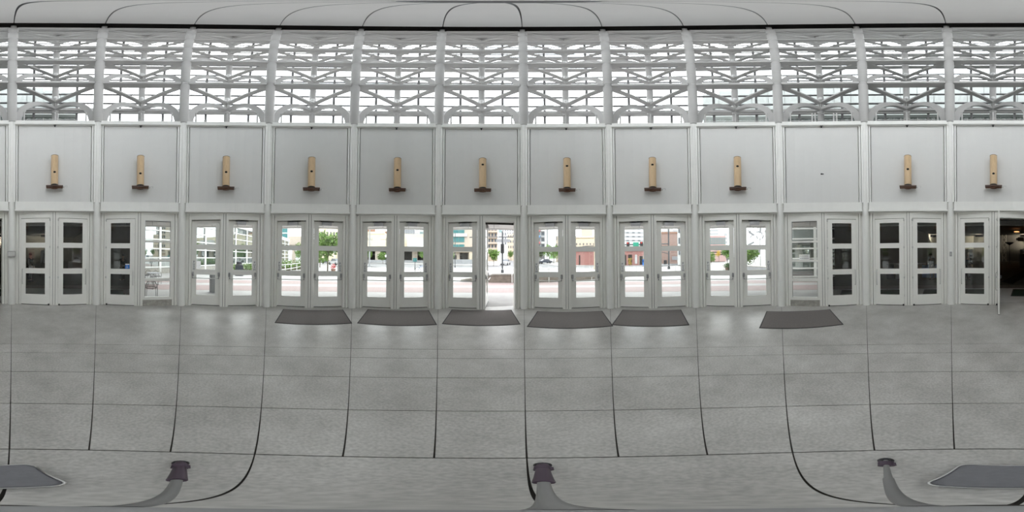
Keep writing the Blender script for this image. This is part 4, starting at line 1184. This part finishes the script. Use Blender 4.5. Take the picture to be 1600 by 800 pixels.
# ------------------------------------------------------------------ planting
def leaf_cloud(rnd, blobs, n, size):
    m = MB()
    tot = sum(b[3] ** 3 for b in blobs)
    for (x, y, z, r_) in blobs:
        for _ in range(int(n * r_ ** 3 / tot)):
            while True:
                q = Vector((rnd.uniform(-1, 1), rnd.uniform(-1, 1), rnd.uniform(-1, 1)))
                if .25 < q.length < 1: break
            c = Vector((x, y, z)) + q * r_
            u = Vector((rnd.gauss(0, 1), rnd.gauss(0, 1), rnd.gauss(0, 1))).normalized(); v = u.cross(Vector((rnd.gauss(0, 1), rnd.gauss(0, 1), rnd.gauss(0, 1)))).normalized()
            s = size * rnd.uniform(.7, 1.3); b0 = len(m.v)
            m.v += [tuple(c - u * s), tuple(c + v * s * .5), tuple(c + u * s), tuple(c - v * s * .5)]
            m.face([b0, b0 + 1, b0 + 2, b0 + 3])
    return m
def tree(x, D, h, cr, label, mt='leaf', group=None, low=.35, n=1100, seed=None, sparse=1.0):
    rnd = random.Random(seed if seed is not None else int(x * 10 + D))
    r = empty('tree', at(x, D, -.02), 0, label, 'tree', group)
    link('trunk', MB().tube([(0, 0, 0), (.04 * h * .3, 0, h * .3), (0, 0, h * .75)], max(.05, h * .018), 7), 'bark', r)
    blobs = [(rnd.uniform(-.5, .5) * cr, rnd.uniform(-.5, .5) * cr, h * (low + (1 - low) * rnd.uniform(.25, .85)), cr * rnd.uniform(.4, .62)) for _ in range(9)]
    for b_ in blobs[:4]: link('branch', MB().tube([(0, 0, h * low * .9), (b_[0], b_[1], b_[2])], h * .007, 5), 'bark', r)
    o = link('foliage', leaf_cloud(rnd, blobs, int(n * sparse), cr * .10), mt, r); o['kind'] = 'stuff'
    return r
tree(512, 20, 4.6, 2.0, 'young leafy tree beyond the right leaf facing the hedge', seed=3, low=.3, n=1500)
tree(500, 27, 4.4, 1.6, 'bushy green tree left of the young tree by the street', seed=4)
tree(472, 30, 4.0, 1.5, 'green tree at the right end of the hedge', seed=5)
tree(575, 45, 4.2, 1.5, 'green street tree left of the grey lamp post', seed=6)
tree(598, 48, 3.2, 1.7, 'round green tree in front of the cream building pillars', seed=7)
tree(665, 46, 4.4, 1.8, 'green tree at the right end of the dark ground floor', seed=8)
tree(705, 40, 3.6, 1.3, 'green tree left of the beige corner building', seed=9)
tree(771, 36, 3.6, 1.5, 'bright green tree left of the signal pole', seed=10, n=1500)
tree(798, 95, 6, 2.2, 'small distant tree down the street', seed=11)
for i, (x, D, h, c, mt, lab) in enumerate(((846, 66, 6, 2.4, 'leafd', 'dark tree in front of the apartment block'), (858, 58, 6, 2.2, 'leaf', 'green tree beside the dark car'), (865, 52, 5.2, 2.0, 'leaf', 'bright green tree at the street corner'), (872, 58, 6.5, 2.2, 'leafd', 'dark green tree in front of the narrow house'))):
    tree(x, D, h, c, lab, mt, 'trees along the street', seed=20 + i)
tree(984, 32, 1.6, .6, 'small yellow-green shrub before the red brick doorway', 'leafy', seed=30, low=.05, n=400)
tree(1065, 40, 2.6, .8, 'small green tree before the white house front', seed=31, n=500)
tree(1111, 34, 2.6, 1.1, 'green shrub tree left of the yellow tree', seed=32, low=.15)
tree(1123, 52, 3.6, 1.1, 'yellow-leaved small tree before the parking structure', 'leafy', seed=33, n=600)
tree(1136, 36, 4.0, 1.9, 'broad green tree right of the yellow tree', seed=34, low=.12, n=1500)
for i, (x, D, h) in enumerate(((1166, 24, 3.3), (1172, 31, 3.8), (1178, 42, 4.6), (1184, 55, 5.6))):
    tree(x, D, h, 1.7, 'green plaza tree, %s in the row before the windmill sculptures' % ('nearest', 'second', 'third', 'farthest')[i], 'leafd' if i % 2 else 'leaf', 'row of plaza trees', seed=40 + i, low=.2, n=1000)
def shrubs(name, x0, x1, D0_, D1_, h, label, n, seed, mt='leaf'):
    rnd = random.Random(seed); a = Vector(at(x0, D0_)); b = Vector(at(x1, D1_)); L_ = (b - a).length
    r = empty(name, tuple((a + b) / 2), math.atan2(b.y - a.y, b.x - a.x), label, 'hedge')
    blobs = [(-L_ / 2 + L_ * (i + .5) / 12 + rnd.uniform(-.2, .2), rnd.uniform(-.25, .25), h * .45, h * rnd.uniform(.45, .6)) for i in range(12)]
    o = link('foliage', leaf_cloud(rnd, blobs, n, .11), mt, r); o['kind'] = 'stuff'
    link('stems', MB().box(-L_ / 2, L_ / 2, -.15, .15, -.05, h * .35), 'bark', r)
shrubs('hedge', 366, 402, 17.5, 18.5, .95, 'green shrubs at the foot of the curtain wall behind the bin', 900, 50)
shrubs('hedge', 434, 472, 19, 24, 1.3, 'long green hedge behind the white curved handrail', 1100, 51)
shrubs('hedge', 1135, 1142, 20, 22, .9, 'low green hedge right of the broad tree', 500, 52, 'leafd')
pw = empty('planter_wall', at(1172, 20), -R(az(1172)) - .9, 'low grey planter wall beside the plaza tree row', 'wall')
link('wall_body', MB().box(-3, 7, 0, .4, -.06, .45), 'greyb', pw); link('coping', MB().box(-3.05, 7.05, -.05, .45, .45, .53), 'curb', pw)
# curved white handrail by the hedge
hr_ = empty('street_railing', at(455, 17), 0, 'white curved handrail in front of the long hedge', 'railing')
o0 = Vector(at(455, 17)); pts = [Vector(at(x, d)) - o0 for x, d in ((437, 15), (446, 15.6), (455, 16.8), (464, 18.6), (474, 22))]
for z in (.95, .5): link('rail', MB().tube([(p_.x, p_.y, z) for p_ in pts], .035, 6), 'paint', hr_)
for p_ in pts: link('post', MB().cyl((p_.x, p_.y, -.06), (p_.x, p_.y, .95), .035, n=6), 'paint', hr_)
fr = empty('street_railing', at(990, 19), -R(az(990)), 'thin grey street railing below the red brick building', 'railing')
link('rail', MB().cyl((-4.5, 0, .75), (6.5, 0, .75), .025, n=6), 'alu', fr)
for u in (-4, -2.3, .3, 2.6, 5): link('post', MB().cyl((u, 0, -.06), (u, 0, .75), .025, n=6), 'alu', fr)

# ------------------------------------------------------------------ street furniture
def bin_(x, D, label):
    r = empty('trash_bin', at(x, D, -.05), -R(az(x)), label, 'bin')
    link('bin_body', MB().box(-.34, .34, -.34, .34, .05, .92), 'bin', r)
    link('base', MB().box(-.36, .36, -.36, .36, 0, .06), 'black', r)
    for u in (-.2, 0, .2): link('side_panel', MB().box(u - .08, u + .08, -.36, -.34, .12, .86), 'card', r)
    link('hood', MB().lathe([(.36, .92), (.36, .98), (.25, 1.0), (.25, 1.18), (.30, 1.2), (.1, 1.3)], n=16), 'bin', r)
bin_(374, 14.5, 'dark square trash bin with hood before the curtain wall')
ss = empty('info_sign', at(306.5, 12.5, -.05), -R(az(306.5)), 'pale blue-grey sign panel before the curtain wall', 'sign')
link('sign_panel', MB().box(-.36, .36, -.03, .03, .75, 1.35), 'board', ss); link('post', MB().box(-.04, .04, 0, .05, 0, .75), 'pole', ss)
pl = empty('bollard', at(333.5, 7.6, -.05), 0, 'short grey bollard outside the left leaf beside the wheelchair-sticker door', 'bollard')
link('shaft', MB().cyl((0, 0, 0), (0, 0, 1.05), .17, n=16).ball((0, 0, 1.05), .17, 16, 6, .5), 'greyb', pl); link('base_plate', MB().cyl((0, 0, 0), (0, 0, .05), .24, n=16), 'greyb', pl)
def signal(x, D, label, h=6.0, arm=None, heads=(), plate=None, mt='pole', rad=.11):
    r = empty('signal_pole', at(x, D, -.05), -R(az(x)), label, 'pole')
    link('pole', MB().cyl((0, 0, 0), (0, 0, h), rad, rad * .8, 10), mt, r)
    link('base', MB().cyl((0, 0, 0), (0, 0, .35), rad * 1.7, n=10), mt, r)
    if arm: link('mast_arm', MB().cyl((arm[0], 0, arm[2]), (arm[1], 0, arm[2]), rad * .55, n=8), mt, r)
    for u, z, s in heads:
        hd = link('signal_head', MB().box(u - .2 * s, u + .2 * s, -.28, -.06, z - .55 * s, z + .55 * s), 'black', r)
        for k in range(3): link('lens_hood', MB().cyl((u, -.42, z + (.36 - .36 * k) * s), (u, -.28, z + (.36 - .36 * k) * s), .13 * s, n=10), 'black', hd)
    if plate: link('street_sign', MB().box(*plate), 'green', r)
    return r
r = signal(785, 19.5, 'dark traffic signal pole with arm, seen through the open street doorway', 5.0, (-4.0, 4.0, zat(785, 369.5, 19.5)), ((.0, zat(785, 388, 19.5), 1.0),))
link('sign_back', MB().box(-.75, .95, -.05, -.02, zat(785, 378, 19.5), zat(785, 373, 19.5)), 'greyb', r)
D = 24
r = signal(1045, D, 'tall dark signal pole in front of the old brick wall', 7.5, (-14.0, 0, zat(990, 381, D)), (), mt='pole', rad=.13)
def onarm(x): return D * math.tan(R(az(x) - az(1045)))
za = zat(990, 381, D)
for x in (982, 1003): 
    u = onarm(x); hd = link('signal_head', MB().box(u - .22, u + .22, -.3, -.08, za - .55, za + .35), 'black', r)
    for k in range(3): link('lens_hood', MB().cyl((u, -.44, za + .2 - .3 * k), (u, -.3, za + .2 - .3 * k), .12, n=10), 'red' if k == 0 else 'black', hd)
u = onarm(994); link('street_sign', MB().box(u - .42, u + .42, -.14, -.08, za - .3, za + .3), 'green', r)
link('walk_signal', MB().box(-.75, -.3, -.2, 0, zat(1045, 409, D) - .3, zat(1045, 409, D) + .3), 'black', r)
link('brace_arm', MB().beam((0, 0, zat(1045, 396, D)), (-1.5, 0, zat(1045, 392, D)), .1, .1), 'pole', r)
signal(577.3, 30, 'pale grey lamp post at left of the cream building', 9, None, (), mt='greyb', rad=.14)
r = signal(603, 42, 'thin dark street lamp before the cream building', 7.0, (-1.5, .2, zat(603, 374, 42)), (), mt='pole', rad=.07)
link('round_sign', MB().cyl((0, -.1, 2.2), (0, -.06, 2.2), .3, n=14), 'signw', r)
r = signal(648.5, 24, 'dark post with square sign before the dark ground floor', 1.7, None, (), mt='pole', rad=.05)
link('sign_panel', MB().box(-.32, .28, -.08, -.04, 1.2, 1.75), 'teal', r)
signal(711, 30, 'dark lamp pole left of the beige corner building shopfront', 6.5, None, (), rad=.07)
signal(929.5, 25, 'pale wooden pole in front of the red brick wall', 9, None, (), mt='polel', rad=.15)
r = signal(739, 26, 'dark curved lamp post right of the beige corner building', 2.6, None, (), rad=.07)
mb = empty('mailbox', at(1007, 33, -.05), 0, 'blue mailbox at the right end of the red brick building', 'mailbox')
link('box_body', MB().box(-.3, .3, -.3, .3, .15, 1.1).cyl((-.3, 0, 1.1), (.3, 0, 1.1), .3, n=14), 'blue', mb)
for u in (-.25, .25): link('leg', MB().box(u - .04, u + .04, -.04, .04, 0, .15), 'blue', mb)
def car(x, D, face, label, mt):
    r = empty('car', at(x, D, -.05), face, label, 'car')
    b_ = vert_prism([(-2.2, .35), (-2.25, .8), (-1.4, .92), (1.5, .95), (2.2, .85), (2.25, .4)], -.85, .85)
    link('car_body', b_, mt, r)
    link('cabin', vert_prism([(-1.15, .9), (-.5, 1.42), (.95, 1.42), (1.7, .93)], -.76, .76), 'win', r)
    link('roof', MB().box(-.5, .95, -.7, .7, 1.40, 1.46), mt, r)
    for u in (-1.4, 1.4):
        for v in (-.82, .82): link('wheel', MB().cyl((u, v - .1, .33), (u, v + .1, .33), .33, n=16), 'tyre', r)
    for v in (-.6, .6): link('headlight', MB().box(-2.28, -2.2, v - .18, v + .18, .6, .75), 'signw', r)
car(790, 42, R(80), 'white car driving on the street beyond the signal pole', 'carw')
car(791.5, 60, R(82), 'dark car farther down the street behind the white car', 'card')
car(851, 50, R(15), 'dark car crossing in front of the street trees', 'card')
car(505, 44, R(5), 'dark parked car behind the young leafy tree', 'card')
car(525, 36, R(0), 'white parked car right of the young leafy tree', 'carw')
bk_ = empty('bicycle', at(660, 18.5, -.05), -R(az(660)), 'bicycle parked at the kerb beyond the street doors', 'bicycle')
for u in (-.52, .52):
    pts = [(u + .33 * math.cos(t_ * math.pi / 8), 0, .34 + .33 * math.sin(t_ * math.pi / 8)) for t_ in range(17)]
    link('wheel', MB().tube(pts, .02, 5), 'tyre', bk_)
link('frame', MB().tube([(-.52, 0, .34), (-.2, 0, .85), (.4, 0, .85), (.52, 0, .34)], .02, 6).tube([(-.2, 0, .85), (0, 0, .32), (.4, 0, .82)], .02, 6), 'bluebox', bk_)
link('handlebar', MB().cyl((.4, -.25, 1.02), (.4, .25, 1.02), .015, n=6).cyl((.4, 0, .82), (.4, 0, 1.02), .015, n=6), 'black', bk_)
link('saddle', MB().box(-.33, -.1, -.07, .07, .92, .97).cyl((-.2, 0, .82), (-.2, 0, .93), .015, n=6), 'black', bk_)
pt = empty('flower_pot', at(521, 17.5, -.05), 0, 'red-brown planter pot beside the young tree', 'planter')
link('pot', MB().lathe([(.16, 0), (.26, .45), (.28, .5), (.24, .5)], n=14), 'rust', pt)
o = link('foliage', leaf_cloud(random.Random(9), [(0, 0, .72, .3)], 150, .07), 'apred', pt); o['kind'] = 'stuff'
# windmill sculptures
def windmill(x, D, h, n, bl, label, ph):
    r = empty('windmill_sculpture', at(x, D, -.05), -R(az(x)), label, 'sculpture', 'windmill sculptures on the plaza')
    link('mast', MB().cyl((0, 0, 0), (0, 0, h), .09, .06, 10), 'whiteb', r)
    link('hub', MB().cyl((0, -.25, h), (0, .05, h), .09, n=10), 'greyb', r)
    for i in range(n):
        t_ = R(ph + 360 * i / n); d = Vector((math.cos(t_), 0, math.sin(t_))); e = Vector((-d.z, 0, d.x)); c = Vector((0, -.2, h))
        link('blade', MB().beam(c, c + d * bl * .55, .05, .05).hexa([tuple(c + d * a_ + e * b_ + Vector((0, y_, 0))) for y_ in (-.01, .01) for a_, b_ in ((bl * .5, -.12), (bl, -.16), (bl, .16), (bl * .5, .12))]), 'greyb', r)
windmill(1188, 21, zat(1188, 373, 21), 6, 1.75, 'white windmill sculpture with six blades, nearest on the plaza', 27)
windmill(1196, 30, 6.4, 6, 1.6, 'white windmill sculpture at the right edge of the plaza view', 10)
windmill(1180, 34, 6.8, 6, 1.6, 'white windmill sculpture behind the plaza trees', 50)
windmill(1192, 40, 8.2, 6, 1.8, 'farthest tall white windmill sculpture on the plaza', 20)
# sign behind the fixed window
sg_ = empty('door_notice', (pol(az(1257), 12.45)[0], pol(az(1257), 12.45)[1], 1.38), -R(103.5), 'white two-line notice fixed on the glass wall behind the fixed window', 'sign')
link('notice_panel', MB().box(-.40, .40, -.02, .04, 0, .40), 'signw', sg_)
lt = MB(); rn = random.Random(4)
for z in (.29, .12):
    u = -.34
    while u < .30:
        ww = rn.uniform(.03, .06); lt.box(u, u + ww, -.028, -.02, z - .05, z + .05); u += ww + .03
o = link('faded_lettering', lt, 'greyb', sg_); o['kind'] = 'stuff'
# wire cafe chairs and table outside the left window
def wire_chair(x, D, face, label):
    r = empty('wire_chair', at(x, D, -.012), -R(az(x)) + face, label, 'chair', 'wire patio chairs outside the window')
    arch = [(.23 * math.cos(R(180 * i / 10)), .20, .45 + .33 * math.sin(R(180 * i / 10))) for i in range(11)]
    link('back_frame', MB().tube([(.23, .2, 0)] + arch + [(-.23, .2, 0)], .011, 6), 'black', r)
    bw_ = MB()
    for i in range(-4, 5):
        u = i * .045; bw_.tube([(u, .2, .45), (u, .2, .45 + .33 * math.sqrt(max(0, 1 - (u / .23) ** 2)))], .004, 5)
    link('back_wires', bw_, 'black', r)
    sp_ = [(.23 * math.cos(R(36 * i)), .22 * math.sin(R(36 * i)) - .02, .45) for i in range(11)]
    st_ = MB().tube(sp_, .010, 6)
    for i in range(-4, 5):
        u = i * .045; v = .22 * math.sqrt(max(0, 1 - (u / .23) ** 2)); st_.tube([(u, -v - .02, .45), (u, v - .02, .45)], .004, 5)
    link('seat', st_, 'black', r)
    for s in (-1, 1):
        link('leg', MB().cyl((s * .19, -.17, 0), (s * .17, -.14, .45), .010, n=6), 'black', r)
        link('armrest', MB().tube([(s * .23, .2, .62), (s * .27, .0, .66), (s * .22, -.16, .45)], .010, 6), 'black', r)
wire_chair(237, 6.3, math.pi, 'black wire patio chair, nearest outside the left fixed window')
wire_chair(234, 8.3, math.pi * .9, 'black wire patio chair, second behind the nearest chair')
wire_chair(246, 9.8, .5, 'black wire patio chair right of the round patio table')
wire_chair(229, 10.2, -.6, 'black wire patio chair, farthest to the left')
tb = empty('patio_table', at(240, 9.2, -.012), 0, 'round black wire patio table outside the left fixed window', 'table')
link('table_top', MB().cyl((0, 0, .70), (0, 0, .72), .38, n=20), 'greyb', tb)
for i in range(4): t_ = R(45 + 90 * i); link('leg', MB().cyl((.3 * math.cos(t_), .3 * math.sin(t_), 0), (.1 * math.cos(t_), .1 * math.sin(t_), .70), .012, n=6), 'black', tb)
